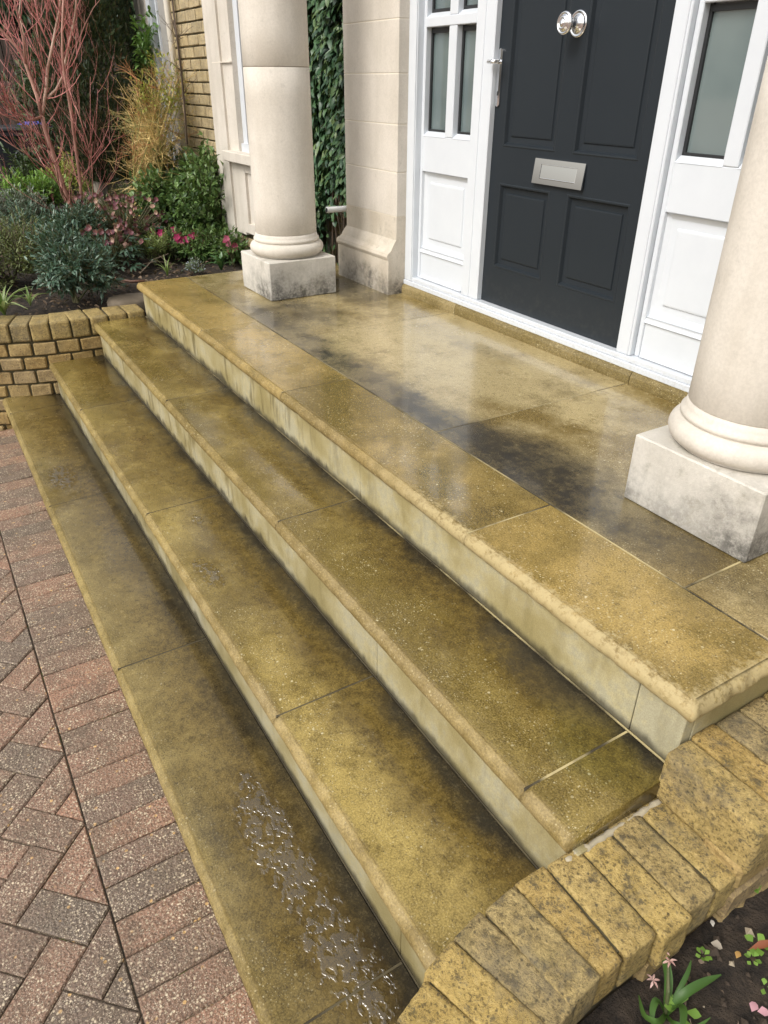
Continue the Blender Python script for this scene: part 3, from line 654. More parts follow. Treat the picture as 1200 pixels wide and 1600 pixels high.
# white joinery
YF = 1.268
def rails(name, bxs, mat=WH, parent=house, c=.003):
    m = MB()
    for q in bxs: m.add(*cboxg(*q, c))
    return m.build(name, mat, parent)
JL, JR = -2.49, -1.30     # outer edges of the door jambs
sill = rails('door_sill', [(-3.05, -.75, 1.249, 1.40, .052, .078), (-2.97, -.83, 1.258, 1.40, .078, .100)])
rails('frame', [(-3.05, -2.925, YF-.012, 1.38, .0785, 2.3), (-2.485, -2.352, YF, 1.38, .1005, 2.3), (-1.428, -1.354, YF, 1.38, .1005, 2.3), (-.875, -.75, YF-.012, 1.38, .0785, 2.3), (-2.925, -.875, YF, 1.38, 2.12, 2.3)])
for q in [(-2.428, -2.420, YF-.004, YF+.002, .102, 2.1), (-1.372, -1.364, YF-.004, YF+.002, .102, 2.1), (-2.940, -2.928, YF-.018, YF-.01, .08, 2.1)]: rails('bead', [q], c=.002)
def raised(x0, x1, z0, z1, yf, steps_, name, mat, parent):
    """panel made of mitred rings: steps_ = [(inset, depth)]"""
    V = []; Fc = []
    for ins, dp in steps_:
        V += [(x0+ins, yf+dp, z0+ins), (x1-ins, yf+dp, z0+ins), (x1-ins, yf+dp, z1-ins), (x0+ins, yf+dp, z1-ins)]
    for k in range(len(steps_)-1):
        for q in range(4): Fc.append((4*k+q, 4*k+(q+1) % 4, 4*k+4+(q+1) % 4, 4*k+4+q))
    k = len(steps_)-1; Fc.append((4*k, 4*k+1, 4*k+2, 4*k+3)); return put(name, V, Fc, mat, parent)
def sidelight(x0, x1, xm, st=.022):
    """x0,x1 inside of frame; xm glazing bar centre"""
    y = W-.006
    sl_ = rails('sidelight', [(x0, x0+.022, y, 1.36, .1005, 2.12), (x1-.022, x1, y, 1.36, .1005, 2.12), (x0+.022, x1-.022, y, 1.36, .640, .806), (x0+.022, x1-.022, y-.004, 1.36, 1.262, 1.302), (x0+.022, x1-.022, y-.004, 1.36, 1.75, 1.79),
        (xm-.030, xm+.030, y-.002, 1.35, .806, 1.262), (xm-.030, xm+.030, y-.002, 1.35, 1.302, 1.75), (x0+.022, x1-.022, y+.005, 1.36, .1005, .262)])
    # sloped beads at the foot of panes, ledge above the apron
    for (a_, b_) in ((x0+.022, xm-.03), (xm+.03, x1-.022)):
        for z in (.806, 1.302):
            V = [(a_, y-.002, z-.003), (b_, y-.002, z-.003), (b_, y+.028, z+.018), (a_, y+.028, z+.018), (a_, y+.03, z-.003), (b_, y+.03, z-.003)]
            put('bead', V, [(0, 1, 2, 3), (3, 2, 5, 4), (0, 3, 4), (1, 5, 2), (0, 4, 5, 1)], WH, sl_)
        for za, zb in ((.80, 1.27), (1.30, 1.76)):
            put('pane', *boxg(a_-.004, b_+.004, y+.040, y+.048, za, zb), GL, sl_)
            m = MB()
            for q in ((a_, a_+.012, y+.030, y+.040, za, zb), (b_-.006, b_, y+.030, y+.040, za, zb), (a_+.012, b_-.006, y+.030, y+.040, za+.018, za+.034), (a_+.012, b_-.006, y+.030, y+.040, zb-.03, zb-.012)): m.add(*boxg(*q))
            m.build('spacer', rubber, sl_)
    raised(x0+.022, x1-.022, .262, .640, y+.003, [(0, -.002), (.002, .012), (.022, .020), (.050, .020), (.054, .014), (.06, .013)], 'panel', WH, sl_)
    V = [(x0+.022, y-.004, .240), (x1-.022, y-.004, .240), (x1-.022, y+.022, .272), (x0+.022, y+.022, .272), (x0+.022, y+.022, .240), (x1-.022, y+.022, .240)]
    put('ledge', V, [(0, 1, 2, 3), (3, 2, 5, 4), (0, 3, 4), (1, 5, 2), (0, 4, 5, 1)], WH, sl_)
    V = [(x0+.03, y-.004, .104), (x1-.03, y-.004, .104), (x1-.03, y+.0045, .122), (x0+.03, y+.0045, .122), (x0+.03, y+.0045, .104), (x1-.03, y+.0045, .104)]
    put('bead', V, [(0, 1, 2, 3), (3, 2, 5, 4), (0, 3, 4), (1, 5, 2), (0, 4, 5, 1)], WH, sl_)
sidelight(-2.925, -2.487, -2.684)
sidelight(-1.352, -.877, -1.108)
# door leaf
DX0, DX1, DZ0, DZ1 = -2.368, -1.425, .101, 2.12
px = [(-2.278, -1.940), (-1.838, -1.497)]; pz = [(.275, .645), (.793, 1.93)]
m = MB(); D = (W, W+.045)
for q in ((DX0, px[0][0], *D, DZ0, DZ1), (px[1][1], DX1, *D, DZ0, DZ1), (px[0][1], px[1][0], *D, DZ0, DZ1)): m.add(*boxg(*q))
for a_, b_ in px:
    for z0, z1 in ((DZ0, pz[0][0]), (pz[0][1], pz[1][0]), (pz[1][1], DZ1)): m.add(*boxg(a_, b_, *D, z0, z1))
door = m.build('door', DM, house)
for a_, b_ in px:
    for z0, z1 in pz: raised(a_, b_, z0, z1, W, [(0, 0), (.004, -.003), (.010, -.002), (.017, .012), (.040, .014), (.043, .009), (.048, .008)], 'panel', DM, door)
# letter plate
lp = MB(); lx0, lx1, lz0, lz1 = -2.046, -1.750, .669, .765
for q in ((lx0, lx1, W-.007, W-.000, lz0, lz0+.020), (lx0, lx1, W-.007, W-.001, lz1-.020, lz1), (lx0, lx0+.042, W-.007, W-.001, lz0+.020, lz1-.020), (lx1-.042, lx1, W-.007, W-.001, lz0+.020, lz1-.020)): lp.add(*boxg(*q))
lp.V = [(x, y+(z-lz0)*.11-.0105, z) for x, y, z in lp.V]; lpo = lp.build('letter_plate', chrome, door)
_V, _Fc = cboxg(lx0+.0435, lx1-.0435, W-.0055, W-.002, lz0+.0215, lz1-.0215, .0012); put('flap', [(x, y+(z-lz0)*.125-.0115, z) for x, y, z in _V], _Fc, chrome, lpo)
put('flap_hinge', *tubeg([(lx0+.044, W-.0075, lz1-.021), (lx1-.044, W-.0075, lz1-.021)], .0016, 8), chrome, lpo)
put('flap_lip', *tubeg([(lx0+.046, W-.014, lz0+.0225), (lx1-.046, W-.014, lz0+.0225)], .0020, 8), chrome, lpo)
# centre knob
kc = (-1.890, W, 1.232)
knob = put('knob', *latheg([(.045, .0), (.045, .003), (.042, .006), (.038, .0065), (.036, .0045), (.030, .0055), (.027, .010), (.020, .013), (.013, .018), (.012, .050), (.016, .056), (.028, .059), (.036, .063), (.039, .069), (.038, .074), (.034, .078), (.031, .078), (.030, .076), (.027, .0765), (.024, .082), (.018, .086), (.016, .086), (.015, .084), (.012, .085), (.008, .089), (.0, .090)], kc, 'y', 48), chrome, door, smooth=True)
# lever handle on a long plate
hx = -2.331
pl = []
for i in range(24):
    a_ = TAU*i/24; pl.append((hx+.0145*math.cos(a_), (1.150 if math.sin(a_) >= 0 else .962)+.0145*math.sin(a_)))
V = [(x, W-.001, z) for x, z in pl]+[(x, W-.008, z) for x, z in pl]; n = 24
Fc = [(i, (i+1) % n, n+(i+1) % n, n+i) for i in range(n)]+[tuple(range(n, 2*n))[::-1][::-1]]
hp = put('handle', V, Fc, chrome, door)
put('lever', *tubeg([(hx, W-.006, 1.116), (hx, W-.045, 1.116), (hx-.004, W-.052, 1.116), (hx-.02, W-.054, 1.116), (hx+.03, W-.054, 1.117)], [.0085, .0085, .0095, .009, .008], 12), chrome, hp, smooth=True)
put('lever_grip', *cboxg(hx-.005, hx+.052, W-.060, W-.048, 1.108, 1.124, .003), chrome, hp)
put('keyhole', *boxg(hx-.004, hx+.004, W-.0086, W-.0079, .990, 1.006), rubber, hp)
# downpipe and small overflow pipe
pw = plain('cream_pipe', (.62, .58, .50), .5)
put('downpipe', *tubeg([(-6.34, 1.13, -.2), (-6.34, 1.13, 3.3)], .026, 12), pw, house, smooth=True)
ov = MB()
for ra in (.017,): ov.add(*tubeg([(-3.63, 1.44, .370), (-3.63, 1.10, .374)], ra, 14))
ovo = ov.build('overflow_pipe', plain('white_plastic', (.72, .72, .70), .4), house, smooth=True)
put('pipe_mouth', *latheg([(.013, 0), (.013, .0005)], (-3.63, 1.0995, .374), 'y', 14), rubber, ovo)

# ------------------------------------------------------------------ columns
shaft_m = stone_mat('column_stone', (.565, .52, .45), (.67, .625, .555)); pl_m = stone_mat('plinth_stone', (.53, .50, .44), (.65, .62, .56), (.20, .9))
def column(xk, label):
    cx, cy, hw = xk-.2005, .7212, .2005
    t = thing('stone_column', label, 'column', (cx, cy, 0), 'round stone columns of the porch')
    V, Fc = cboxg(cx-hw, cx+hw, cy-hw, cy+hw, .001, .202, .004); put('plinth', V, Fc, pl_m, t)
    pr = [(.165, .203), (.176, .204), (.181, .208)]
    for i in range(15):
        a = -math.pi*.42+math.pi*.87*i/14; pr.append((.170+.034*math.cos(a), .243+.034*math.sin(a)))
    pr += [(.178, .280), (.1815, .283), (.1815, .292), (.176, .297), (.1715, .306), (.169, .320)]
    put('base_moulding', *latheg(pr, (cx, cy, 0), 'z', 96), shaft_m, t, smooth=True)
    z = .321
    for z1 in (1.098, 1.90, 2.75):
        r = lambda q: .1685-.0035*(q-.3)
        pr = [(r(z)-.002, z), (r(z), z+.002)]+[(r(z+(z1-z)*k/6), z+(z1-z)*k/6) for k in range(1, 6)]+[(r(z1), z1-.002), (r(z1)-.003, z1)]
        put('shaft_drum', *latheg(pr, (cx, cy, 0), 'z', 96), shaft_m, t, smooth=True); z = z1+.0025
    put('mortar_joint', *latheg([(.162, 1.09), (.162, 1.11)], (cx, cy, 0), 'z', 48), plain('dark_joint', (.25, .20, .15), .9), t)
    return t
column(-3.194, 'round pale stone column on a square plinth at the far left of the landing, with a dark hairline joint')
column(-.269, 'round pale stone column on a square lichen-stained plinth at the near right of the landing, cut by the picture edge')
# ------------------------------------------------------------------ garden bed
def soil_grid(name, x0, x1, y0, y1, z, amp, step, fn=None):
    nx, ny = int((x1-x0)/step)+1, int((y1-y0)/step)+1; V = []; Fc = []
    for j in range(ny):
        for i in range(nx):
            x, y = x0+i*step, y0+j*step; h = noise.noise(Vector((x*3, y*3, 1)))*amp+noise.noise(Vector((x*11, y*11, 5)))*amp*.5+noise.noise(Vector((x*37, y*37, 9)))*amp*.25
            V.append((x, y, (z if fn is None else fn(x, y))+h))
    for j in range(ny-1):
        for i in range(nx-1): Fc.append((j*nx+i, j*nx+i+1, (j+1)*nx+i+1, (j+1)*nx+i))
    o = put(name, V, Fc, SOIL, None, smooth=True); o['kind'] = 'structure'; return o
def bedz(x, y):
    lim = XL-off(y)-.12
    return (-.215 if x > -9 else -.215-(-9-x)*.6) if x < lim-.02 else (-.30 if x < XL-off(y)-.07 else -1.3)
soil_grid('soil', -10, -4.02, -1.5, 1.21, -.2, .03, .05, bedz)
soil_grid('soil', -10, -6.0, -5, -1.5, -.2, .03, .1, lambda x, y: -.215 if x > -9 else -.215-(-9-x)*.6)
soil_grid('soil', .17, 2.2, -1.7, 1.3, -.40, .035, .02, lambda x, y: -.392-.06*max(0, -y)-.03*max(0, x-.3))

def set_rnd(o, r):
    a_ = o.data.attributes.new('rnd', 'FLOAT', 'FACE'); a_.data.foreach_set('value', np.asarray(r, dtype=np.float32))
def leaves(name, pos, nrm, axis, L, Wd, mat, parent, fold=.25, curl=.15, shape=.45):
    """one mesh of folded two-sided leaf blades. pos Nx3, axis Nx3 (base to tip), nrm Nx3, L, Wd arrays"""
    pos = np.asarray(pos, float); N_ = len(pos); axis = axis/np.linalg.norm(axis, axis=1)[:, None]
    side = np.cross(nrm, axis); side /= np.linalg.norm(side, axis=1)[:, None]+1e-9; nn = np.cross(axis, side)
    L = np.broadcast_to(L, N_)[:, None]; Wd = np.broadcast_to(Wd, N_)[:, None]
    b0 = pos; mid = pos+axis*L*shape; tip = pos+axis*L-nn*L*curl
    l = mid+side*Wd/2+nn*Wd*fold; r = mid-side*Wd/2+nn*Wd*fold
    m2 = pos+axis*L*.8-nn*L*curl*.5; l2 = m2+side*Wd*.32+nn*Wd*fold*.6; r2 = m2-side*Wd*.32+nn*Wd*fold*.6
    V = np.stack([b0, mid, tip, l, r, m2, l2, r2], 1).reshape(-1, 3)
    base = np.arange(N_)[:, None]*8
    tri = np.array([[0, 4, 1], [0, 1, 3], [1, 4, 7], [1, 7, 5], [3, 1, 5], [3, 5, 6], [5, 7, 2], [6, 5, 2]])
    Fc = (base[:, :, None]+tri[None]).reshape(-1, 3)
    me = bpy.data.meshes.new(name); me.vertices.add(len(V)); me.vertices.foreach_set('co', V.ravel().astype(np.float32))
    me.loops.add(Fc.size); me.loops.foreach_set('vertex_index', Fc.ravel().astype(np.int32))
    me.polygons.add(len(Fc)); me.polygons.foreach_set('loop_start', np.arange(0, Fc.size, 3, dtype=np.int32)); me.polygons.foreach_set('loop_total', np.full(len(Fc), 3, np.int32))
    me.materials.append(mat); me.update(calc_edges=True); o = link(name, me, parent)
    set_rnd(o, np.repeat(rng.random(N_), 8)); return o
def unit(n): v = rng.normal(size=(n, 3)); return v/np.linalg.norm(v, axis=1)[:, None]
def twigs(mb, p, d, length, r, depth, spread, m=0, n=4, up=.15, kids=3, tips=None):
    """a branch with side branches"""
    p = Vector(p); d = Vector(d).normalized(); k = 5; pts = [p.copy()]
    for i in range(k):
        d = (d+Vector((random.gauss(0, .10), random.gauss(0, .10), random.gauss(0, .08)+up*.35))).normalized(); p = p+d*length/k; pts.append(p.copy())
    mb.add(*tubeg(pts, [r*(1-.55*i/k) for i in range(k+1)], n), m)
    if tips is not None:
        for q in pts[2:]: tips.append((q.copy(), d.copy()))
    if depth > 0:
        for i in range(kids):
            j = random.randint(1, k); s = Vector((random.gauss(0, 1), random.gauss(0, 1), random.gauss(.1, .5))).normalized()
            twigs(mb, pts[j], (d+s*spread), length*random.uniform(.45, .75), r*.55, depth-1, spread, m, max(3, n-1), up, kids, tips)
def bush(name, label, cat, base, rad, hgt, nl, L, Wd, mat, stem_m, group=None, lean=(0, 0), clump=.35, flat=.0, lobes=9, up=.5, low=.05, nstem=9):
    """leafy shrub: leaves on many shoot tips filling an uneven crown"""
    base = Vector(base); t = thing(name, label, cat, base, group)
    sm = MB(); cen = []
    for i in range(lobes):
        a_ = random.uniform(0, TAU); q = math.sqrt(random.random())*rad*.72
        zf = random.uniform(.25, .95)*(1-.45*(q/rad)**2)
        cen.append((base.x+q*math.cos(a_)+lean[0]*zf, base.y+q*math.sin(a_)+lean[1]*zf, base.z+hgt*zf, rad*clump*random.uniform(.7, 1.25)))
    for c in cen[:nstem]:
        e_ = Vector(c[:3]); s = base+Vector((random.uniform(-.08, .08)*rad, random.uniform(-.08, .08)*rad, -.02)); md = (s+e_)/2+Vector((random.gauss(0, .05), random.gauss(0, .05), .04))*rad
        sm.add(*tubeg([s, md, e_], [.007, .005, .003], 5))
    ns = max(1, nl//7); pos = []; ax = []; nr = []
    for i in range(ns):
        c = cen[i % len(cen)]; u = unit(1)[0]; rr = random.random()**.4*c[3]
        o_ = np.array([c[0]+u[0]*rr, c[1]+u[1]*rr, c[2]+u[2]*rr*.85]); o_[2] = max(o_[2], base.z+low)
        d = u*.8+np.array([0, 0, up]); d /= np.linalg.norm(d); ln = L*2.2
        sm.add(*tubeg([o_-d*ln*.5, o_+d*ln*.6], [.0022, .0014], 3))
        for k in range(7):
            f = k/6; p = o_+d*ln*(f-.45); s_ = unit(1)[0]; s_ = s_-d*s_.dot(d); s_ /= np.linalg.norm(s_)+1e-6
            pos.append(p); ax.append(s_*(1-.5*f)+d*(.25+.8*f)); nr.append(d*.8+np.array([0, 0, .6])+unit(1)[0]*.35)
    pos = np.array(pos); n = len(pos); sc = rng.uniform(.65, 1.2, n)
    leaves('foliage', pos, np.array(nr), np.array(ax), L*sc, Wd*sc, mat, t)
    sm.build('stems', stem_m, t); return t

G = lambda u, v, z=-.19: at(u, v, 2, z)
br_g = bark('green_stem', (.07, .09, .03), (.12, .10, .05)); br_b = bark('brown_stem', (.06, .045, .03), (.14, .10, .07))
# red-stemmed small tree, bare in early spring
coral = bark('coral_twig', (.40, .13, .115), (.60, .26, .23), 20, .5); pinkb = bark('pink_bark', (.26, .12, .09), (.46, .26, .20), 16, .6); paleb = bark('pale_pink_bark', (.34, .21, .15), (.50, .36, .28), 14, .6)
XT = -6.6
def tp(u, v, dx=0): return at(u, v, 0, XT+dx)
tree = thing('red_twig_tree', 'bare small tree with coral red twigs and several pinkish stems in the shrub bed', 'tree', at(118, 352, 0, XT))
mains = [
 ([(122, 368), (112, 330), (98, 290), (84, 245), (70, 200), (66, 180)], .040, 0, 0),
 ([(66, 180), (58, 150), (44, 110), (32, 80), (14, 60), (0, 45), (-30, 10)], .026, 1, -.1),
 ([(66, 185), (72, 140), (75, 105), (84, 60), (92, 20), (98, -30)], .021, 2, .05),
 ([(72, 155), (88, 140), (99, 118), (103, 90), (112, 50), (118, 20), (121, -30)], .018, 2, .12),
 ([(128, 335), (126, 290), (118, 230), (111, 175), (103, 130), (98, 95), (97, 50), (100, -20)], .021, 0, .2),
 ([(40, 100), (36, 60), (28, 25), (18, -20)], .014, 1, 0), ([(44, 110), (37, 55), (30, 20), (34, -20)], .013, 2, -.2),
 ([(66, 182), (48, 188), (28, 178), (10, 162), (-20, 130)], .015, 1, .2), ([(82, 240), (60, 210), (30, 190), (0, 178), (-30, 160)], .010, 0, .15),
 ([(108, 320), (90, 285), (70, 262), (40, 240), (0, 215)], .010, 0, .3), ([(103, 115), (118, 75), (132, 40), (146, 12), (156, 0)], .008, 0, .1),
 ([(140, 340), (145, 300), (144, 262), (142, 245), (135, 215), (118, 165)], .009, 0, .35), ([(144, 262), (141, 200), (141, 120)], .004, 1, .3), ([(147, 250), (150, 190), (153, 140)], .004, 1, .35),
 ([(150, 310), (165, 290), (180, 265), (182, 248)], .005, 0, .4), ([(84, 90), (72, 60), (60, 30), (50, -20)], .010, 1, 0), ([(112, 355), (80, 330), (40, 305)], .006, 0, .35), ([(118, 350), (95, 300), (88, 262), (75, 235)], .010, 0, .3)]
mt = MB(); tw = MB()
for k, (pp, r0, mm, dx) in enumerate(mains):
    pts = [tp(u, v, dx*(i/(len(pp)-1) if k else 1)) for i, (u, v) in enumerate(pp)]; n = len(pts)
    mt.add(*tubeg(pts, [r0*.66*(1-.45*i/(n-1)) for i in range(n)], 8 if r0 > .015 else 6), {0: 0, 1: (1 if r0 < .012 else 0), 2: 2}[mm])
    for i in range(1, n):
        if k == 0 and i < 3: continue
        for q in range(2 if r0 > .008 else 1):
            d = (pts[i]-pts[i-1]).normalized(); s = Vector((random.gauss(0, 1), random.gauss(0, 1), random.gauss(.2, .5))).normalized()
            s.y = min(s.y, .25) if pts[i].y > at(110, 100, 0, XT).y else s.y
            twigs(tw, pts[i-1].lerp(pts[i], random.random()), d*.7+s*.75, random.uniform(.22, .46), min(.0042, r0*.35), 3, .6, 0, 4, .4, 2)
mt.build('trunk', [pinkb, coral, paleb], tree, smooth=True); tw.build('twigs', [coral], tree)

# conifer column
con_m = leaf_mat('conifer_foliage', [(.014, .026, .014), (.030, .050, .022), (.046, .066, .026), (.075, .056, .026)], .6, .1, .3)
XC = -7.4
cb = at(166, 335, 0, XC); conif = thing('conifer', 'dark green columnar conifer with a short grey split trunk, behind the red stems', 'tree', cb)
mb = MB()
for du, r in ((-6, .075), (10, .06), (2, .07)):
    a_ = at(166+du, 345, 0, XC); b_ = at(160+du, 270, 0, XC); mb.add(*tubeg([a_, a_.lerp(b_, .5)+Vector((0, .01, 0)), b_], [r, r*.85, r*.8], 9))
mb.build('trunk', bark('grey_bark', (.06, .05, .04), (.26, .23, .18), 22, .85), conif, smooth=True)
pos = []; ax = []; nr = []
for i in range(40000):
    f = random.random(); z = cb.z+.30+f*2.6; R_ = (.36+.12*math.sin(f*5))*(.55+.45*min(1, f*5)); an = random.uniform(0, TAU)
    R_ *= 1+.22*noise.noise(Vector((math.cos(an)*2, math.sin(an)*2, z*2.5)))+.10*noise.noise(Vector((math.cos(an)*7, math.sin(an)*7, z*8)))
    q = R_*random.uniform(.55, 1)**.5; c_ = at(160, 200, 0, XC)
    if noise.noise(Vector((math.cos(an)*4, math.sin(an)*4, z*5))) < -.38 and q > R_*.8: continue
    pos.append((c_.x+q*math.cos(an), c_.y+q*math.sin(an)+.0, z)); ax.append((math.cos(an)*.5+random.gauss(0, .3), math.sin(an)*.5+random.gauss(0, .3), .7+random.gauss(0, .35))); nr.append((math.cos(an)+random.gauss(0, .4), math.sin(an)+random.gauss(0, .4), random.gauss(0, .4)))
n = len(pos); leaves('crown', pos, np.array(nr), np.array(ax), rng.uniform(.03, .065, n), rng.uniform(.010, .018, n), con_m, conif, .1, .1)

# golden twiggy shrub against the house
gold = bark('golden_twig', (.55, .38, .12), (.78, .60, .27), 20, .5); olivet = bark('olive_twig', (.20, .20, .06), (.34, .30, .09), 20, .5); orang = bark('orange_twig', (.36, .15, .06), (.48, .22, .09))
XG = -6.3
gb = at(225, 345, 0, XG); gs = thing('twiggy_shrub', 'golden yellow twiggy shrub with fine bare stems against the brick wall', 'shrub', gb)
mb = MB(); tips = []
for i in range(34):
    u = random.uniform(212, 292); v = random.uniform(110, 270); e_ = at(u, v, 0, XG+random.uniform(-.3, .3)); s = gb+Vector((random.gauss(0, .04), random.gauss(0, .04), 0)); md = s.lerp(e_, .5)+Vector((random.gauss(0, .05), random.gauss(0, .05), .05))
    mb.add(*tubeg([s, md, e_], [.007, .005, .003], 5), random.choice([1, 1, 0]))
    for q in range(11):
        p = s.lerp(e_, random.uniform(.3, 1)) if random.random() < .5 else md.lerp(e_, random.uniform(0, 1)); twigs(mb, p, unit(1)[0]*.9+np.array([0, 0, .25]), random.uniform(.12, .26), .0028, 2, .9, random.choice([0, 0, 0, 2, 1]), 3, .05, 3, tips if q == 0 else None)
mb.build('stems', [gold, olivet, orang], gs)
yl = leaf_mat('yellow_green_leaf', [(.20, .22, .03), (.32, .34, .06), (.42, .42, .12)], .5, .35)
cam_m = leaf_mat('glossy_green_leaf', [(.06, .14, .03), (.11, .22, .045), (.17, .30, .08)], .35, .25)
bush('camellia_shrub', 'dark glossy broad-leaved shrub showing above the golden twigs by the house wall', 'shrub', at(245, 300, 0, -7.0), .30, 1.25, 2200, .075, .035, cam_m, br_g, lobes=12, nstem=12, clump=.45) if False else None
t = thing('glossy_shrub', 'dark glossy broad-leaved shrub showing above the golden twigs beside the white window', 'shrub', at(240, 300, 0, -7.0))
mb = MB(); pos = []; ax = []; nr = []
for i in range(60):
    e_ = at(random.uniform(218, 272), random.uniform(28, 112)+abs(random.gauss(0, 8)), 0, -7.0+random.uniform(-.2, .15)); 
    if i % 3 == 0: mb.add(*tubeg([at(240, 300, 0, -7.0), at(245, 180, 0, -7.0), e_], [.010, .008, .003], 5))
    for q in range(16):
        d = unit(1)[0]; pos.append(np.array(e_)+d*random.uniform(.01, .09)); ax.append(d+np.array([0, 0, .3])); nr.append(unit(1)[0]*.5+np.array([0, 0, 1]))
leaves('foliage', pos, np.array(nr), np.array(ax), rng.uniform(.05, .08, len(pos)), rng.uniform(.022, .034, len(pos)), cam_m, t); mb.build('stems', br_g, t)
t = thing('yellow_leaved_shrub', 'loose shrub with small yellow-green new leaves, between the conifer and the house wall', 'shrub', at(232, 320, 0, -6.75))
mb = MB(); pos = []; ax = []; nr = []
for i in range(22):
    e_ = at(random.uniform(212, 285), random.uniform(75, 175), 0, -6.15+random.uniform(-.15, .15)); mb.add(*tubeg([at(232, 320, 0, -6.75), at(240+random.uniform(-8, 8), 210, 0, -6.75), e_], [.008, .006, .003], 5))
    for q in range(16):
        d = unit(1)[0]; pos.append(np.array(e_)+d*random.uniform(.01, .10)+np.array([0, 0, -random.random()*.12])); ax.append(d+np.array([0, 0, .6])); nr.append(unit(1)[0]*.5+np.array([0, 0, 1]))
leaves('foliage', pos, np.array(nr), np.array(ax), rng.uniform(.025, .05, len(pos)), rng.uniform(.012, .022, len(pos)), yl, t); mb.build('stems', olivet, t)

g1 = leaf_mat('mid_green_leaf', [(0.036, 0.080, 0.022), (0.072, 0.138, 0.036), (0.123, 0.210, 0.058), (0.174, 0.261, 0.087)], .38, .2)
g2 = leaf_mat('blue_green_leaf', [(0.026, 0.061, 0.038), (0.051, 0.102, 0.065), (0.080, 0.145, 0.094), (0.145, 0.217, 0.160)], .36, .12, .5)
g3 = leaf_mat('grey_green_leaf', [(0.072, 0.109, 0.072), (0.145, 0.189, 0.131), (0.246, 0.290, 0.217)], .5, .15)
g4 = leaf_mat('olive_leaf', [(0.065, 0.094, 0.029), (0.123, 0.152, 0.043), (0.189, 0.217, 0.072)], .45, .2)
g5 = leaf_mat('fresh_green_leaf', [(0.102, 0.203, 0.029), (0.174, 0.319, 0.051), (0.261, 0.435, 0.087)], .4, .3)
gD = leaf_mat('ivy_leaf', [(0.017, 0.048, 0.024), (0.034, 0.082, 0.037), (0.060, 0.128, 0.051), (0.128, 0.187, 0.068)], .42, .1, .5)
# broad-leaved shrub left of the far column
bush('green_shrub', 'bushy mid-green shrub with oval leaves at the foot of the stone window bay', 'shrub', G(315, 385), .44, .66, 8500, .055, .028, g1, br_g, lean=(-.15, .02), lobes=16, nstem=16, clump=.42)
bush('fern_clump', 'dull green low foliage filling the middle of the bed between the flower clumps', 'plant', G(245, 395), .38, .12, 3200, .04, .012, g4, br_b, lobes=20, clump=.26)
bush('sprawling_plant', 'mid-green leafy plant sprawling at the foot of the bay beside the magenta flowers', 'plant', G(330, 400), .34, .17, 3600, .045, .02, g1, br_g, lobes=16, clump=.3)
t = thing('green_shrub', 'tall loose leafy shoots of a green shrub standing against the stone window jamb', 'shrub', G(345, 380))
mb = MB(); pos = []; ax = []; nr = []
for (u, v) in ((318, 205), (325, 225), (335, 240), (350, 262), (362, 290), (378, 305), (392, 312), (300, 240), (288, 262), (312, 260), (330, 280), (375, 335), (345, 300), (270, 285)):
    b0 = G(325, 375); e_ = at(u, v, 0, -5.35+random.uniform(-.1, .15)); md = b0.lerp(e_, .55)+Vector((random.gauss(0, .03), random.gauss(0, .03), .03)); mb.add(*tubeg([b0, md, e_], [.006, .004, .002], 5))
    for q in range(34):
        f = random.uniform(.35, 1.0); p = np.array(b0.lerp(md, f*2) if f < .5 else md.lerp(e_, f*2-1)); d = unit(1)[0]; pos.append(p+d*.012); ax.append(d+np.array([0, 0, .2])); nr.append(unit(1)[0]*.5+np.array([0, 0, 1]))
leaves('foliage', pos, np.array(nr), np.array(ax), rng.uniform(.035, .06, len(pos)), rng.uniform(.02, .032, len(pos)), g1, t); mb.build('stems', br_g, t)
# low glossy shrubs at the front
bush('sarcococca_shrub', 'low dark blue-green glossy shrub spilling over the brick coping', 'shrub', at(118, 468, 2, -.17), .27, .40, 5600, .042, .014, g2, br_g, lobes=16, clump=.42, up=.35)
bush('sarcococca_shrub', 'dark glossy shrub just behind the low blue-green one, around the red stems', 'shrub', G(98, 412), .42, .42, 8000, .042, .013, g2, br_g, lobes=20, clump=.34, up=.35)
bush('grey_green_shrub', 'grey-green small-leaved shrub at the left picture edge below the black bin', 'shrub', G(5, 370), .50, .40, 8500, .036, .012, g3, br_b, lobes=22, clump=.34, up=.5)
bush('olive_shrub', 'olive-green fine-leaved low shrub at the left edge, above the strappy leaves', 'shrub', G(22, 440), .42, .36, 8500, .032, .008, g4, br_b, lobes=18, clump=.36, up=.7)
bush('leafy_shrub', 'bright green leafy clump between the red stems and the black bin', 'shrub', G(66, 335), .30, .34, 2600, .06, .02, g5, br_g, lobes=10, clump=.4, up=.9)
bush('box_shrub', 'small yellow-green leaved shrub behind the pinkish stems', 'shrub', G(118, 318), .28, .62, 1700, .04, .02, yl, br_g, lobes=10, clump=.4)
bush('low_shrub', 'tangled dull green shrub in the shade at the foot of the conifer', 'shrub', G(215, 345), .5, .28, 5600, .04, .014, g4, br_b, lobes=14, clump=.34)
